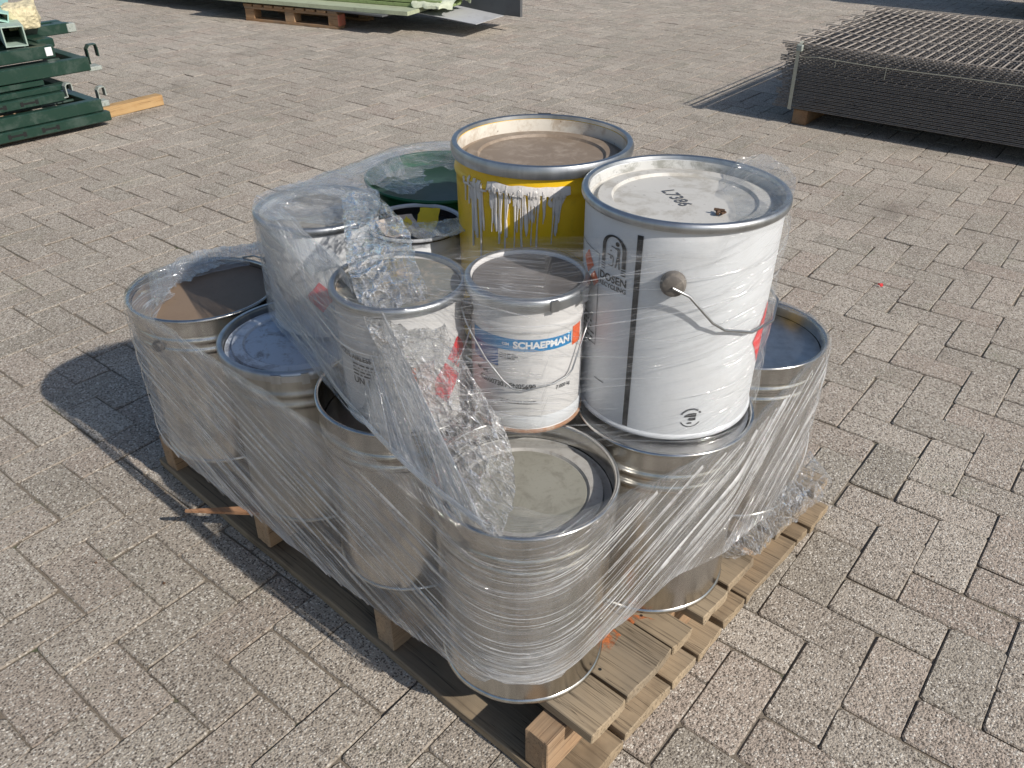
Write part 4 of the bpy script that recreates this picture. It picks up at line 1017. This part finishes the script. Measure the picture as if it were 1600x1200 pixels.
def spline(pts, t):
    x = t * (len(pts) - 1); i = min(int(x), len(pts) - 2); u = x - i
    p0 = pts[max(i - 1, 0)]; p1 = pts[i]; p2 = pts[i + 1]; p3 = pts[min(i + 2, len(pts) - 1)]
    return 0.5 * ((2 * p1) + (p2 - p0) * u + (2 * p0 - 5 * p1 + 4 * p2 - p3) * u * u + (3 * p1 - p0 - 3 * p2 + p3) * u ** 3)
V3 = lambda *a: Vector(a)
def surf(name, top, bot, m, nu, nv, bulge, amp, seed, dens=1.0, freq=(6, 30), crum=0.0, edge=0.6, label=None, bdir=None, dvar=0.6, rag=0.0, hem=0.0):
    P = []; UV = []; DN = []
    for i in range(nu):
        u = i / (nu - 1); A_ = spline(top, u); B2 = spline(bot, u); row = []; ur = []; dr2 = []
        for j in range(nv):
            t = j / (nv - 1)
            if rag: t = t * (1 + rag * (noise.noise((u * 9, seed, 2)) + 0.5 * noise.noise((u * 31, seed, 6))))
            q = A_.lerp(B2, t); d = bdir or V3(0.66, -0.56, 0.5)
            nz_ = amp * noise.noise((u * freq[0], t * freq[1] / 6, seed)) + amp * 0.4 * noise.noise((u * freq[0] * 4, t * freq[1], seed + 3))
            if crum:
                c = q * 1.0; 
                r1 = 1 - abs(noise.noise(c * 24 + V3(seed, 0, 0))) * 2; r2_ = 1 - abs(noise.noise(c * 58 + V3(0, seed, 0))) * 2; r3 = noise.noise(c * 120)
                nz_ += crum * (0.55 * r1 + 0.35 * r2_ + 0.15 * r3)
                q = q + V3(noise.noise(c * 40 + V3(9, 0, 0)), noise.noise(c * 40 + V3(0, 9, 0)), noise.noise(c * 40 + V3(0, 0, 9))) * crum * 0.5
            q = q + d * (bulge * math.sin(math.pi * min(1, max(0, t))) + nz_)
            row.append(q); ur.append((t * (B2 - A_).length if freq[1] < 0 else u * 0.5, t * (B2 - A_).length))
            e = edge * (math.exp(-(u / 0.03) ** 2) + math.exp(-((1 - u) / 0.03) ** 2))
            e += hem * math.exp(-((1 - t) / 0.16) ** 2)
            dr2.append(dens * (1 + e) * (1 - dvar / 2 + dvar * (0.5 + noise.noise((u * 5, t * 2.2, seed + 11)))))
        P.append(row); UV.append(ur); DN.append(dr2)
    o = grid_mesh(name, P, [[(b, a) for a, b in r] for r in UV], DN, m, nu, nv)
    if label: o['label'] = label
    return o
# veil hanging from the left buckets down to the nearest drum: streaks run along the pull
top = [V3(-1.300, 0.862, 0.730), V3(-1.247, 0.826, 0.726), V3(-1.16, 0.806, 0.738), V3(-1.05, 0.800, 0.742), V3(-0.915, 0.752, 0.738), V3(-0.815, 0.722, 0.728)]
bot = [V3(-1.255, 0.840, 0.600), V3(-1.143, 0.808, 0.550), V3(-0.999, 0.748, 0.520), V3(-0.853, 0.699, 0.512), V3(-0.693, 0.657, 0.5105), V3(-0.548, 0.636, 0.5085)]
surf('film_sheet', top, bot, 'film_veil', 130, 80, -0.004, 0.007, 2.0, 1.15, (9, 8), hem=1.2, label='veil of film pulled from the left buckets down to the nearest drum', edge=1.2)
rr = random.Random(23); lines = []; dv = V3(0.66, -0.56, 0.5).normalized()
for k in range(110):
    u = rr.random() ** 0.8; t0 = rr.uniform(0, 0.6); t1 = min(1.0, t0 + rr.uniform(0.2, 0.8)); du = rr.gauss(0, 0.05); hw0 = rr.choice([0.0006, 0.0009, 0.0013, 0.0022]); dd = rr.uniform(0.3, 1.0); L = []
    A0, B0 = spline(top, u), spline(bot, u); wd = (spline(bot, min(1, u + .02)) - spline(bot, max(0, u - .02))).normalized()
    for q in range(15):
        t = t0 + (t1 - t0) * q / 14; uu = max(0, min(1, u + du * t)); p = spline(top, uu).lerp(spline(bot, uu), t) + dv * (0.006 + 0.003 * math.sin(k + t * 6)); L.append((p, wd, dv, hw0 * (0.2 + 0.8 * math.sin(math.pi * q / 14)), dd))
    lines.append(L)
for e_ in (0.985, 0.97, 0.955):                        # rolled hem along the lower-left border
    L = []
    for q in range(60):
        u = q / 59; p = spline(top, u).lerp(spline(bot, u), e_) + dv * (0.006 + 0.002 * noise.noise((u * 9, e_ * 50, 1))); L.append((p, V3(0.3, 0.3, 0.9).normalized(), dv, 0.0016, 0.9))
    lines.append(L)
ribbons('film_folds', lines, 'film_fold', 3.0)
# crumpled rope of film
top = [V3(-1.20, 0.99, 0.745), V3(-1.06, 0.87, 0.748), V3(-0.910, 0.748, 0.745), V3(-0.825, 0.706, 0.690), V3(-0.785, 0.712, 0.598), V3(-0.700, 0.690, 0.527), V3(-0.549, 0.632, 0.510)]
bot = [V3(-1.151, 1.03, 0.738), V3(-0.99, 0.95, 0.742), V3(-0.850, 0.835, 0.744), V3(-0.750, 0.805, 0.650), V3(-0.655, 0.810, 0.528), V3(-0.566, 0.719, 0.519), V3(-0.527, 0.641, 0.510)]
surf('crumpled_film', top, bot, 'film_crumple', 240, 100, 0.010, 0.006, 5.0, 1.0, (14, 10), crum=0.0075, label='bunched crinkled rope of film tied down at the nearest drum', dvar=0.9, edge=0.3)
# film over the left bucket and the green drum
def cap(cx, cy, r, z, a0, a1, m, seed, dens, inner=0.0, amp=0.006, label=None):
    P = []; UV = []; DN = []; nu, nv = 90, 26
    for i in range(nu):
        a = a0 + (a1 - a0) * i / (nu - 1); row = []; ur = []; dr2 = []
        for j in range(nv):
            rr_ = r * (1 - (1 - inner * (1 + 0.5 * noise.noise((a * 3, seed, 0)))) * j / (nv - 1)); x = cx + rr_ * math.cos(a); y = cy + rr_ * math.sin(a)
            zz = z + amp * 0.8 - amp * 1.6 * (j / (nv - 1)) ** 0.5 + amp * (noise.noise((x * 16, y * 16, seed)) + 0.6 * noise.noise((x * 45, y * 45, seed)) + 0.3 * noise.noise((x * 110, y * 110, seed)))
            row.append(V3(x, y, zz)); ur.append((x + 0.6 * y, y - 0.6 * x)); dr2.append(dens * (0.7 + 0.8 * abs(noise.noise((x * 9, y * 9, seed)))))
        P.append(row); UV.append(ur); DN.append(dr2)
    o = grid_mesh('film_sheet', P, UV, DN, m, nu, nv)
    if label: o['label'] = label
cap(LX, LY, LR + 0.006, Z2 + LH + 0.006, 0, 2 * math.pi, 'film_veil', 3.0, 1.1, 0.0, 0.008)
cap(GX, GY, GR_ + 0.006, Z2 + GH + 0.006, R(20), R(290), 'film_veil', 5.0, 0.95, 0.25, 0.009)
# tangent band between the two at the back
surf('film_sheet', [V3(-1.337, 0.925, 0.735), V3(-1.345, 1.05, 0.728), V3(-1.36, 1.20, 0.720), V3(-1.365, 1.30, 0.712)], [V3(-1.20, 0.98, 0.735), V3(-1.24, 1.06, 0.722), V3(-1.25, 1.14, 0.712), V3(-1.26, 1.22, 0.705)], 'film_veil', 50, 24, 0.004, 0.010, 8.0, 0.9, (6, 12), bdir=V3(0, 0, 1))
# strands from the knot over the paper bucket
surf('film_sheet', [V3(-1.02, 0.93, 0.725), V3(-0.97, 0.98, 0.712), V3(-0.93, 1.03, 0.715), V3(-0.89, 1.02, 0.75)], [V3(-1.10, 1.00, 0.708), V3(-1.06, 1.03, 0.703), V3(-1.01, 1.075, 0.705), V3(-0.955, 1.065, 0.735)], 'film_veil', 60, 24, 0.004, 0.006, 9.0, 0.9, (8, 12), bdir=V3(0, 0, 1), crum=0.003)
# flap on the white pail lid
fl_t = []; fl_b = []
for k in range(9):
    a = math.atan2(-WY, -WX) + R(30 + 15 * k)
    fl_t.append(V3(WX + 0.1555 * math.cos(a), WY + 0.1555 * math.sin(a), 0.8655 + (0.022 if 3 < k < 8 else 0.004)))
    rr_ = [0.13, 0.105, 0.085, 0.075, 0.07, 0.06, 0.065, 0.085, 0.12][k]
    fl_b.append(V3(WX + rr_ * math.cos(a), WY + rr_ * math.sin(a), 0.852))
surf('film_sheet', fl_t, fl_b, 'film_veil', 70, 30, 0.0, 0.004, 12.0, 0.45, (9, 20), bdir=V3(0, 0, 1), crum=0.003, label='thin flap of film lying over the white pail lid')
# film bridge over the open brown drum
surf('film_sheet', [V3(-1.672, 0.885, 0.508), V3(-1.662, 0.955, 0.510), V3(-1.60, 1.02, 0.516), V3(-1.52, 1.075, 0.535), V3(-1.42, 1.10, 0.580), V3(-1.33, 1.03, 0.66)], [V3(-1.625, 0.825, 0.500), V3(-1.61, 0.93, 0.500), V3(-1.56, 0.99, 0.508), V3(-1.49, 1.035, 0.525), V3(-1.40, 1.06, 0.570), V3(-1.32, 1.0, 0.64)], 'film_veil', 70, 22, 0.003, 0.004, 14.0, 1.3, (9, 14), bdir=V3(0, 0, 1), crum=0.004)
surf('film_sheet', [V3(-1.655, 0.80, 0.5045), V3(-1.668, 0.86, 0.5045), V3(-1.655, 0.93, 0.5045)], [V3(-1.50, 0.715, 0.503), V3(-1.575, 0.82, 0.496), V3(-1.575, 0.945, 0.503)], 'film_veil', 46, 26, 0.0, 0.0035, 16.0, 0.9, (7, 16), bdir=V3(0, 0, 1), rag=0.25)
# loose film flap on the boards at the right
surf('loose_film', [V3(-0.415, 1.13, 0.185), V3(-0.395, 1.21, 0.190), V3(-0.378, 1.30, 0.20), V3(-0.372, 1.40, 0.205), V3(-0.378, 1.50, 0.21)], [V3(-0.400, 1.165, 0.142), V3(-0.352, 1.215, 0.140), V3(-0.352, 1.285, 0.140), V3(-0.325, 1.40, 0.139), V3(-0.320, 1.52, 0.139)], 'film_crumple', 110, 40, 0.006, 0.006, 18.0, 0.75, (10, 12), crum=0.006, label='loose crinkled edge of film lying on the pallet boards', rag=0.2)

# ------------------------------------------------------------------ stack of wire mesh panels (right)
MX0, MX1, MY0, MY1 = -1.79, 0.71, 4.628, 6.10
ROWS = [MY0 + (MY1 - MY0) * k / 7 for k in range(8)]
def rods_long(mb, z, y, r=0.0032, dx=0.0): mb.tube([(MX0 + dx, y, z), (MX1 + dx, y, z)], r, 5)
def panel_geo(seed):
    mb = MB(); rr = random.Random(seed)
    for y in ROWS:
        rods_long(mb, 0.0038, y, 0.0030); rods_long(mb, -0.0038, y, 0.0030)
    for k in range(50):
        x = MX0 + 0.025 + 0.05 * k; mb.tube([(x, MY0 - 0.012, 0), (x, MY1 + 0.012, 0)], 0.0032, 4)
    return mb
pm_ = panel_geo(1); pme = mesh('wire_mesh_panel', pm_.v, pm_.f, 60); pme.materials.append(M['mesh'])
NP = 19
for k in range(NP):
    o = bpy.data.objects.new('wire_mesh_panel', pme); COL.objects.link(o)
    o.location = (random.uniform(-0.022, 0.022), random.gauss(0, 0.0012), 0.090 + 0.0172 * k)
    tag(o, (['lowest', 'second lowest', 'third lowest', 'fourth lowest', 'fifth lowest', 'sixth lowest', 'seventh lowest', 'eighth lowest'][k] if k < 8 else ['eleventh', 'tenth', 'ninth', 'eighth', 'seventh', 'sixth', 'fifth', 'fourth', 'third', 'second', 'first'][k - 8]) + (' shade-darkened wire fence panel of the strapped stack, counted from the timber bearer' if k < 8 else ' shade-darkened wire fence panel beneath the sunlit top one of the strapped stack'), 'fence panel', 'wire fence panels in the strapped stack')
tp = empty('wire_mesh_panel', (0, 0, 0.090 + 0.0172 * NP), 0, 'topmost wire fence panel of the strapped stack, its rods coloured lighter for the sun', 'fence panel', 'wire fence panels in the strapped stack')
lme = None
for y in ROWS:
    for dz in (0.0052, -0.0052):
        mb = MB(); mb.tube([(MX0, 0, 0), (MX1, 0, 0)], 0.0032, 5)
        if lme is None: lme = mesh('long_rod', mb.v, mb.f, 60); lme.materials.append(M['mesh_sunlit'])
        o = bpy.data.objects.new('long_rod', lme); COL.objects.link(o); o.parent = tp; o.location = (-0.02, y, dz)
mb = MB().tube([(0, MY0 - 0.012, 0), (0, MY1 + 0.012, 0)], 0.0034, 5); cme = mesh('cross_rod', mb.v, mb.f, 60); cme.materials.append(M['mesh_sunlit'])
for k in range(50):
    o = bpy.data.objects.new('cross_rod', cme); COL.objects.link(o); o.parent = tp; o.location = (MX0 + 0.005 + 0.05 * k, 0, 0)
def timber(name, x0, x1, y0, y1, z0, z1, m, label):
    cx, cy_, cz = (x0 + x1) / 2, (y0 + y1) / 2, z0
    mb = MB().box(x0 - cx, x1 - cx, y0 - cy_, y1 - cy_, 0, z1 - z0, bev=0.003); o = mb.build(name, m); o.location = (cx, cy_, cz)
    return tag(o, label, 'timber')
timber('timber_block', -1.685, -1.605, 4.632, 6.08, 0.001, 0.080, 'wood_far_y', 'brown timber bearer under the near end of the wire panel stack')
timber('timber_block', 0.45, 0.53, 4.632, 6.08, 0.001, 0.080, 'wood_far_y', 'timber bearer under the wire panel stack at its right end')
st = empty('packing_strap', (-1.70, 4.60, 0.08), 0, 'pale packing strap round the left end of the wire panel stack', 'strap')
ZT = 0.090 + 0.0172 * NP + 0.012
def bandm(pts, wv, th=0.0012):
    v = []; f = []
    for p in pts: v += [(p[0] - wv / 2, p[1], p[2]), (p[0] + wv / 2, p[1], p[2])]
    for i in range(len(pts) - 1): f.append((2 * i, 2 * i + 1, 2 * i + 3, 2 * i + 2))
    me = mesh('band', v, f, 30); return me
sb_ = bandm([(0, 0.012, 0.0), (0, 0.0, 0.002), (-0.004, -0.002, ZT - 0.10), (0, 0.006, ZT - 0.08 - 0.006), (0.0, 0.03, ZT - 0.08 + 0.002), (0.0, 0.045, ZT - 0.115)], 0.020)
link('band', sb_, 'strap', st); MB().box(-0.016, 0.016, -0.010, 0.014, ZT - 0.125, ZT - 0.092, bev=0.003).build('buckle', 'bracket', st)
st2 = empty('binding_wire', (-1.7, 4.618, 0.36), 0, 'thin pale binding wire along the front of the wire panel stack', 'wire')
MB().tube([(0.01, -0.006, -0.006), (0.1, -0.006, 0.004), (0.4, -0.006, -0.004), (0.8, -0.006, 0.0), (1.4, -0.006, 0.0)], 0.0018, 5).tube([(0.20, -0.007, 0.0), (0.20, -0.007, -0.035)], 0.0014, 5).tube([(0.46, -0.007, 0.0), (0.46, -0.007, -0.06)], 0.0014, 5).build('wire', 'strap', st2)

# ------------------------------------------------------------------ green fence sections (left)
def section(name, label, x, y1, z, h, dep, L=2.4, slots=False, bars=0, rz=0.0, cat='fence section', lip=0.0):
    """steel frame lying flat: two long rails, an end rail and bars between"""
    t = empty(name, (x, y1, z), rz, label, cat, 'dark green steel fence sections in the pile')
    t_ = 0.05
    MB().box(-t_, 0, -L, 0, 0, h, bev=0.004).build('long_rail', 'greenmetal', t)
    MB().box(-dep, -dep + t_, -L, 0, 0, h, bev=0.004).build('long_rail', 'greenmetal', t)
    MB().box(-dep + t_ + 0.001, -t_ - 0.001, -0.06, -0.004, 0.002, h - 0.002, bev=0.003).build('end_rail', 'greenmetal', t)
    for k in range(bars):
        xx = -t_ - (dep - 2 * t_) * (k + 1) / (bars + 1)
        MB().tube([(xx, -L, h * 0.55), (xx, -0.06, h * 0.55)], 0.008, 6).build('bar', 'greenmetal', t)
    if slots:
        for yy in slots:
            mb = MB().box(-0.004, 0.0012, yy - 0.030, yy + 0.030, h * 0.40, h * 0.60)
            mb.box(-0.004, 0.0012, yy - 0.046, yy - 0.030, h * 0.26, h * 0.74); mb.box(-0.004, 0.0012, yy + 0.030, yy + 0.046, h * 0.26, h * 0.74)
            mb.build('slot', 'hole', t)
    return t
def hook(t, x, y, z, s=0.05, m='bracket'):
    """bent flat latch plate: a short strap folded round the rail end"""
    mb = MB(); pts = [(-0.6, -0.75), (-0.15, -0.75), (-0.15, 0.45), (0.05, 0.7), (0.55, 0.7), (0.6, 0.45), (0.6, -0.15)]; v = []; f = []
    th = 0.006
    for k, (a, b) in enumerate(pts):
        p0 = pts[max(0, k - 1)]; p1 = pts[min(len(pts) - 1, k + 1)]; d = Vector((p1[0] - p0[0], p1[1] - p0[1])).normalized(); nx, nz = -d.y * th, d.x * th
        for dx in (0.0, 0.034):
            v += [(x - dx, y + a * s + nx / 2, z + b * s + nz / 2), (x - dx, y + a * s - nx / 2, z + b * s - nz / 2)]
    for k in range(len(pts) - 1):
        b = k * 4; f += [(b, b + 4, b + 5, b + 1), (b + 2, b + 3, b + 7, b + 6), (b, b + 2, b + 6, b + 4), (b + 1, b + 5, b + 7, b + 3)]
    f += [(0, 1, 3, 2), (len(v) - 4, len(v) - 2, len(v) - 1, len(v) - 3)]
    mb.add(v, f); mb.build('bracket', m, t)
s1_ = section('fence_section', 'lowest green steel section of the pile, slotted rail facing the yard', -4.592, 2.245, 0.030, 0.050, 0.75, slots=[-0.33, -0.50], rz=-0.03)
s2_ = section('fence_section', 'second green steel section from the bottom of the pile', -4.615, 2.225, 0.082, 0.062, 0.75, rz=-0.03, bars=3); hook(s2_, -0.12, 0.055, 0.055, 0.055)
MB().box(-0.06, 0.001, -0.006, 0.04, 0.02, 0.05, bev=0.003).build('bracket', 'bracket', s2_)
s3_ = section('fence_section', 'green steel section with two slots and a grey end clip', -4.665, 2.065, 0.160, 0.045, 0.7, slots=[-0.19, -0.35], rz=-0.02); hook(s3_, 0.004, 0.016, 0.050, 0.045)
s3b = section('fence_section', 'green steel section set back above the slotted one', -4.70, 2.12, 0.206, 0.030, 0.66, rz=-0.015); MB().box(-0.004, 0.012, -0.62, -0.56, 0.0, 0.055, bev=0.003).build('bracket', 'greenmetal', s3b)
s4_ = section('fence_section', 'green steel section with a dark underside below the widest one', -4.72, 2.00, 0.242, 0.028, 0.66, rz=-0.02)
s5_ = section('fence_section', 'upper green steel section reaching furthest right with a big latch loop', -4.70, 2.255, 0.276, 0.070, 0.8, rz=-0.035, bars=3); hook(s5_, -0.10, 0.06, 0.055, 0.075, 'greenmetal'); MB().box(-0.11, -0.03, 0.0, 0.075, -0.012, 0.01, bev=0.003).build('bracket', 'bracket', s5_)
s6_ = section('fence_section', 'topmost green steel section with dark bars across its opening', -4.80, 2.135, 0.350, 0.062, 0.62, rz=-0.03, bars=9); MB().box(-0.002, 0.004, -0.05, -0.015, 0.012, 0.055, bev=0.002).build('bracket', 'inkwhite', s6_)
MB().box(-0.30, -0.12, -0.03, 0.06, 0.03, 0.075, bev=0.006).build('bracket', 'greenmetal', s6_)
s7_ = section('fence_section', 'green steel rail lying behind the pale block on top of the pile', -5.12, 2.40, 0.40, 0.055, 0.16, L=1.6, rz=-0.03); MB().box(-0.05, 0.004, -0.02, 0.03, 0.004, 0.05, bev=0.003).build('bracket', 'bracket', s7_)
def hollow(name, label, x, y, z, a, b, L, rz, m, tilt=0.0, cat='steel post'):
    t = empty(name, (x, y, z), rz, label, cat); t.rotation_euler = (tilt, 0, rz); w_ = 0.006
    o = [(-a / 2, 0), (a / 2, 0), (a / 2, b), (-a / 2, b)]; i_ = [(-a / 2 + w_, w_), (a / 2 - w_, w_), (a / 2 - w_, b - w_), (-a / 2 + w_, b - w_)]
    v = [(0, p[0], p[1]) for p in o] + [(0, p[0], p[1]) for p in i_] + [(-L, p[0], p[1]) for p in o] + [(-L, p[0], p[1]) for p in i_]; f = []
    for k in range(4):
        k2 = (k + 1) % 4; f += [(k, k2, 4 + k2, 4 + k), (k, 8 + k, 8 + k2, k2), (4 + k, 4 + k2, 12 + k2, 12 + k), (8 + k, 12 + k, 12 + k2, 8 + k2)]
    link('tube', mesh('tube', v, f), m, t); return t
hollow('square_post', 'hollow square steel post lying open-ended on top of the green pile', -4.875, 1.985, 0.416, 0.105, 0.10, 1.3, R(-18), 'post')
hollow('square_post', 'pale teal flat tube above the square post on the green pile', -5.02, 1.97, 0.53, 0.13, 0.045, 1.2, R(-24), 'teal', R(-14))
stn = bmesh.new(); bmesh.ops.create_icosphere(stn, subdivisions=4, radius=1)
for q in stn.verts:
    c = q.co.copy(); m_ = max(abs(c.x), abs(c.y), abs(c.z)); c = c.lerp(c / m_, 0.75)
    c = Vector((c.x * 0.10, c.y * 0.085, c.z * 0.062)); q.co = c + c.normalized() * (0.010 * noise.noise(c * 25) + 0.006 * noise.noise(c * 70))
me = bpy.data.meshes.new('mortar_lump'); stn.to_mesh(me); stn.free(); o = link('mortar_lump', me, 'stone'); o.location = (-5.14, 2.16, 0.520); o.rotation_euler = (0.05, 0.02, R(-25))
tag(o, 'rough pale yellow mortar lump on the green pile', 'mortar lump')
t_ = timber('timber_beam', -4.80, -4.735, 1.3, 2.665, 0.001, 0.060, 'wood_new', 'fresh orange timber poking out from under the green pile'); t_.rotation_euler = (0, 0, R(2.5))
timber('timber_beam', -5.30, -5.24, 0.0, 2.1, 0.001, 0.028, 'wood_far_y', 'thin bearer under the back of the green pile')

# ------------------------------------------------------------------ background pallet with sheets
ang = math.atan2(0.217, 0.956)
bp_ = empty('wooden_pallet', (-5.80, 4.955, 0), ang, 'small distant brown pallet with a red painted corner under the sheets', 'pallet')
W_ = 1.0; Dp = 1.0
for k in range(9):
    x = -W_ + k * (W_ - 0.095) / 8; MB().box(x, x + 0.092, 0.004 * random.random() - 0.01, Dp, 0.122, 0.142, bev=0.003).build('top_board', 'wood_far_y', bp_)
for y in (0.0, 0.44, 0.90): MB().box(-W_, 0, y + 0.002, y + 0.10, 0.101, 0.1215, bev=0.002).build('cross_board', 'wood_far', bp_)
for y in (0.0, 0.44, 0.90):
    for x, m in ((-W_ + 0.002, 'wood_far'), (-W_ * 0.56, 'wood_far'), (-0.105, 'wood_far')): MB().box(x, x + 0.10, y + 0.004, y + 0.10, 0.022, 0.1005, bev=0.003).build('block', m, bp_)
    MB().box(-W_, -0.004, y, y + 0.10, 0.001, 0.0215, bev=0.002).build('bottom_board', 'wood_far', bp_)
o = MB().box(-0.0045, 0.004, 0.004, 0.10, 0.024, 0.112, bev=0.001).build('painted_block_end', 'redblock', bp_); o['label'] = 'faded red painted corner block'
def sheet(name, label, pts, z, th, m, cat='sheet', tilt=None):
    c = Vector((sum(p[0] for p in pts) / len(pts), sum(p[1] for p in pts) / len(pts), z)); n = len(pts)
    v = [(p[0] - c.x, p[1] - c.y, 0) for p in pts] + [(p[0] - c.x, p[1] - c.y, th) for p in pts]
    f = [tuple(range(n - 1, -1, -1)), tuple(range(n, 2 * n))] + [(k, (k + 1) % n, n + (k + 1) % n, n + k) for k in range(n)]
    o = link(name, mesh(name, v, f), m); o.location = c
    if tilt: o.rotation_euler = tilt
    return tag(o, label, cat)
sheet('board_sheet', 'thin dark board lying across the distant pallet, reaching far left', [(-9.2, 4.55), (-5.30, 4.99), (-5.35, 6.0), (-9.3, 5.6)], 0.1435, 0.012, 'sheetdark')
sheet('board_sheet', 'pale green board with a light edge on the distant pallet', [(-7.2, 4.60), (-5.12, 5.10), (-5.35, 6.1), (-7.4, 5.6)], 0.157, 0.030, 'greenpale')
bun = empty('green_bundle', (-5.45, 5.22, 0.188), R(14), 'wrapped bundle of long green strips on the pale green board', 'bundle')
for k in range(9):
    x = 0; y = 0.012 + (k % 5) * 0.075; z = 0.0 + (k // 5) * 0.033
    MB().box(-2.2, 0.52 - 0.06 * random.random(), y, y + 0.068, z, z + 0.028, bev=0.004).build('strip', 'greenstrip', bun)
v = []; f = []; nu, nv = 30, 16
for i in range(nu):
    for j in range(nv):
        a = math.pi * j / (nv - 1); x = 0.22 + 0.36 * i / (nu - 1); k_ = 1 - 0.25 * sm((i - 20) / 10)
        p = Vector((x, 0.20 + 0.215 * math.cos(a) * k_, 0.010 + 0.062 * math.sin(a) ** 0.6)); d = 0.016 * noise.noise(p * 17) + 0.010 * noise.noise(p * 45); v.append((p.x, p.y + d, max(0.002, p.z + d)))
for i in range(nu - 1):
    for j in range(nv - 1): f.append((i * nv + j, i * nv + j + 1, (i + 1) * nv + j + 1, (i + 1) * nv + j))
link('crumpled_wrapping', mesh('crumpled_wrapping', v, f, 40), 'foil', bun)
sheet('metal_sheet', 'pale grey flat sheet overhanging at the right of the distant pallet', [(-6.2, 5.26), (-4.62, 5.36), (-4.72, 5.98), (-6.2, 5.9)], 0.152, 0.004, 'sheet', tilt=(0, R(3.0), 0))
sheet('metal_sheet', 'dark grey panel standing behind the pale flat sheet', [(-6.2, 5.83), (-4.52, 5.80), (-4.52, 5.83), (-6.2, 5.86)], 0.12, 0.22, 'sheetdark')

# ------------------------------------------------------------------ vehicle whose tyre shows at the top right corner
vh = empty('parked_van', (-1.5, 9.10, 0), 0, 'parked vehicle at the top right corner, only its black tyre in view', 'van')
def wheel(x, y):
    t = 0.19; mb = MB()
    prof = [(0.205, -t / 2), (0.30, -t / 2), (0.325, -t / 2 + 0.03), (0.328, 0), (0.325, t / 2 - 0.03), (0.30, t / 2), (0.205, t / 2)]
    mb.lathe(prof, 40); mt = Matrix.Translation((x, y, 0.328)) @ Matrix.Rotation(math.pi / 2, 4, 'X'); mb.v = [mt @ q for q in mb.v]
    o = mb.build('tyre', 'rubber', vh, 40)
    r_ = MB().lathe([(0.0, -0.05), (0.06, -0.07), (0.15, -0.03), (0.204, -0.08), (0.204, 0.08), (0.0, 0.08)], 32); r_.v = [mt @ q for q in r_.v]; r_.build('rim', 'bracket', vh, 40)
for x in (0.34, 3.1):
    for y in (0.10, 0.97): wheel(x, y)
MB().box(-0.30, 3.9, 0.0, 1.12, 0.36, 1.05, bev=0.05).build('body', 'truck', vh); MB().box(-0.22, 3.85, 0.05, 1.07, 1.052, 1.85, bev=0.06).build('cabin', 'truck', vh)
MB().box(-0.24, 1.6, 0.042, 0.049, 1.15, 1.65).build('side_window', 'glass', vh)

# ------------------------------------------------------------------ litter on the paving
lit = [(-0.62, 2.86, 'red', 'small red scrap on the paving right of the drums'), (-0.74, 2.40, 'red', 'tiny red crumb on the paving behind the tall white pail')]
for (x, y, m, lab) in lit:
    v = []; 
    for i in range(7): a = 2 * math.pi * i / 7; v.append((0.011 * math.cos(a) * (1 + 0.4 * math.sin(3 * i)), 0.006 * math.sin(a) * (1 + 0.4 * math.cos(2 * i)), 0.004 * math.sin(a * 2)))
    v2 = [(p[0] * .8, p[1] * .8, p[2] + 0.004) for p in v]
    o = link('litter_scrap', mesh('litter_scrap', v + v2, [tuple(range(6, -1, -1)), tuple(range(7, 14))] + [(k, (k + 1) % 7, 7 + (k + 1) % 7, 7 + k) for k in range(7)]), m); o.location = (x, y, 0.006); tag(o, lab, 'litter')
lf = MB(); rr = random.Random(5)
for i in range(4): lf.tube([(rr.uniform(-.008, .008), rr.uniform(-.008, .008), rr.uniform(0, .004)) for _ in range(3)], 0.0022, 5)
o = lf.build('dry_leaf', 'leaf'); aa = math.atan2(-WY, -WX); o.location = (WX + 0.075 * math.cos(aa + 0.75), WY + 0.075 * math.sin(aa + 0.75), 0.8495); tag(o, 'tiny dry brown leaf on the lid of the tall white pail', 'leaf')
V = []; Fc = []; rr = random.Random(9)
for i in range(420):
    x, y = rr.uniform(-5, 0.2), rr.uniform(0.1, 5.5)
    if -1.8 < x < -0.25 and 0.55 < y < 1.8: continue
    s_ = rr.choice([0.0016, 0.002, 0.0028, 0.004]); b = len(V); a = rr.uniform(0, 6)
    V += [(x + s_ * math.cos(a), y + s_ * math.sin(a), 0.001), (x - s_ * math.sin(a) * 1.4, y + s_ * math.cos(a), 0.001), (x - s_ * math.cos(a), y - s_ * math.sin(a), 0.001), (x + s_ * math.sin(a) * 1.4, y - s_ * math.cos(a), 0.001), (x, y, 0.001 + s_ * 1.1)]
    Fc += [(b, b + 1, b + 4), (b + 1, b + 2, b + 4), (b + 2, b + 3, b + 4), (b + 3, b, b + 4)]
o = link('dirt_crumbs', mesh('dirt_crumbs', V, Fc), 'leaf'); o['kind'] = 'stuff'
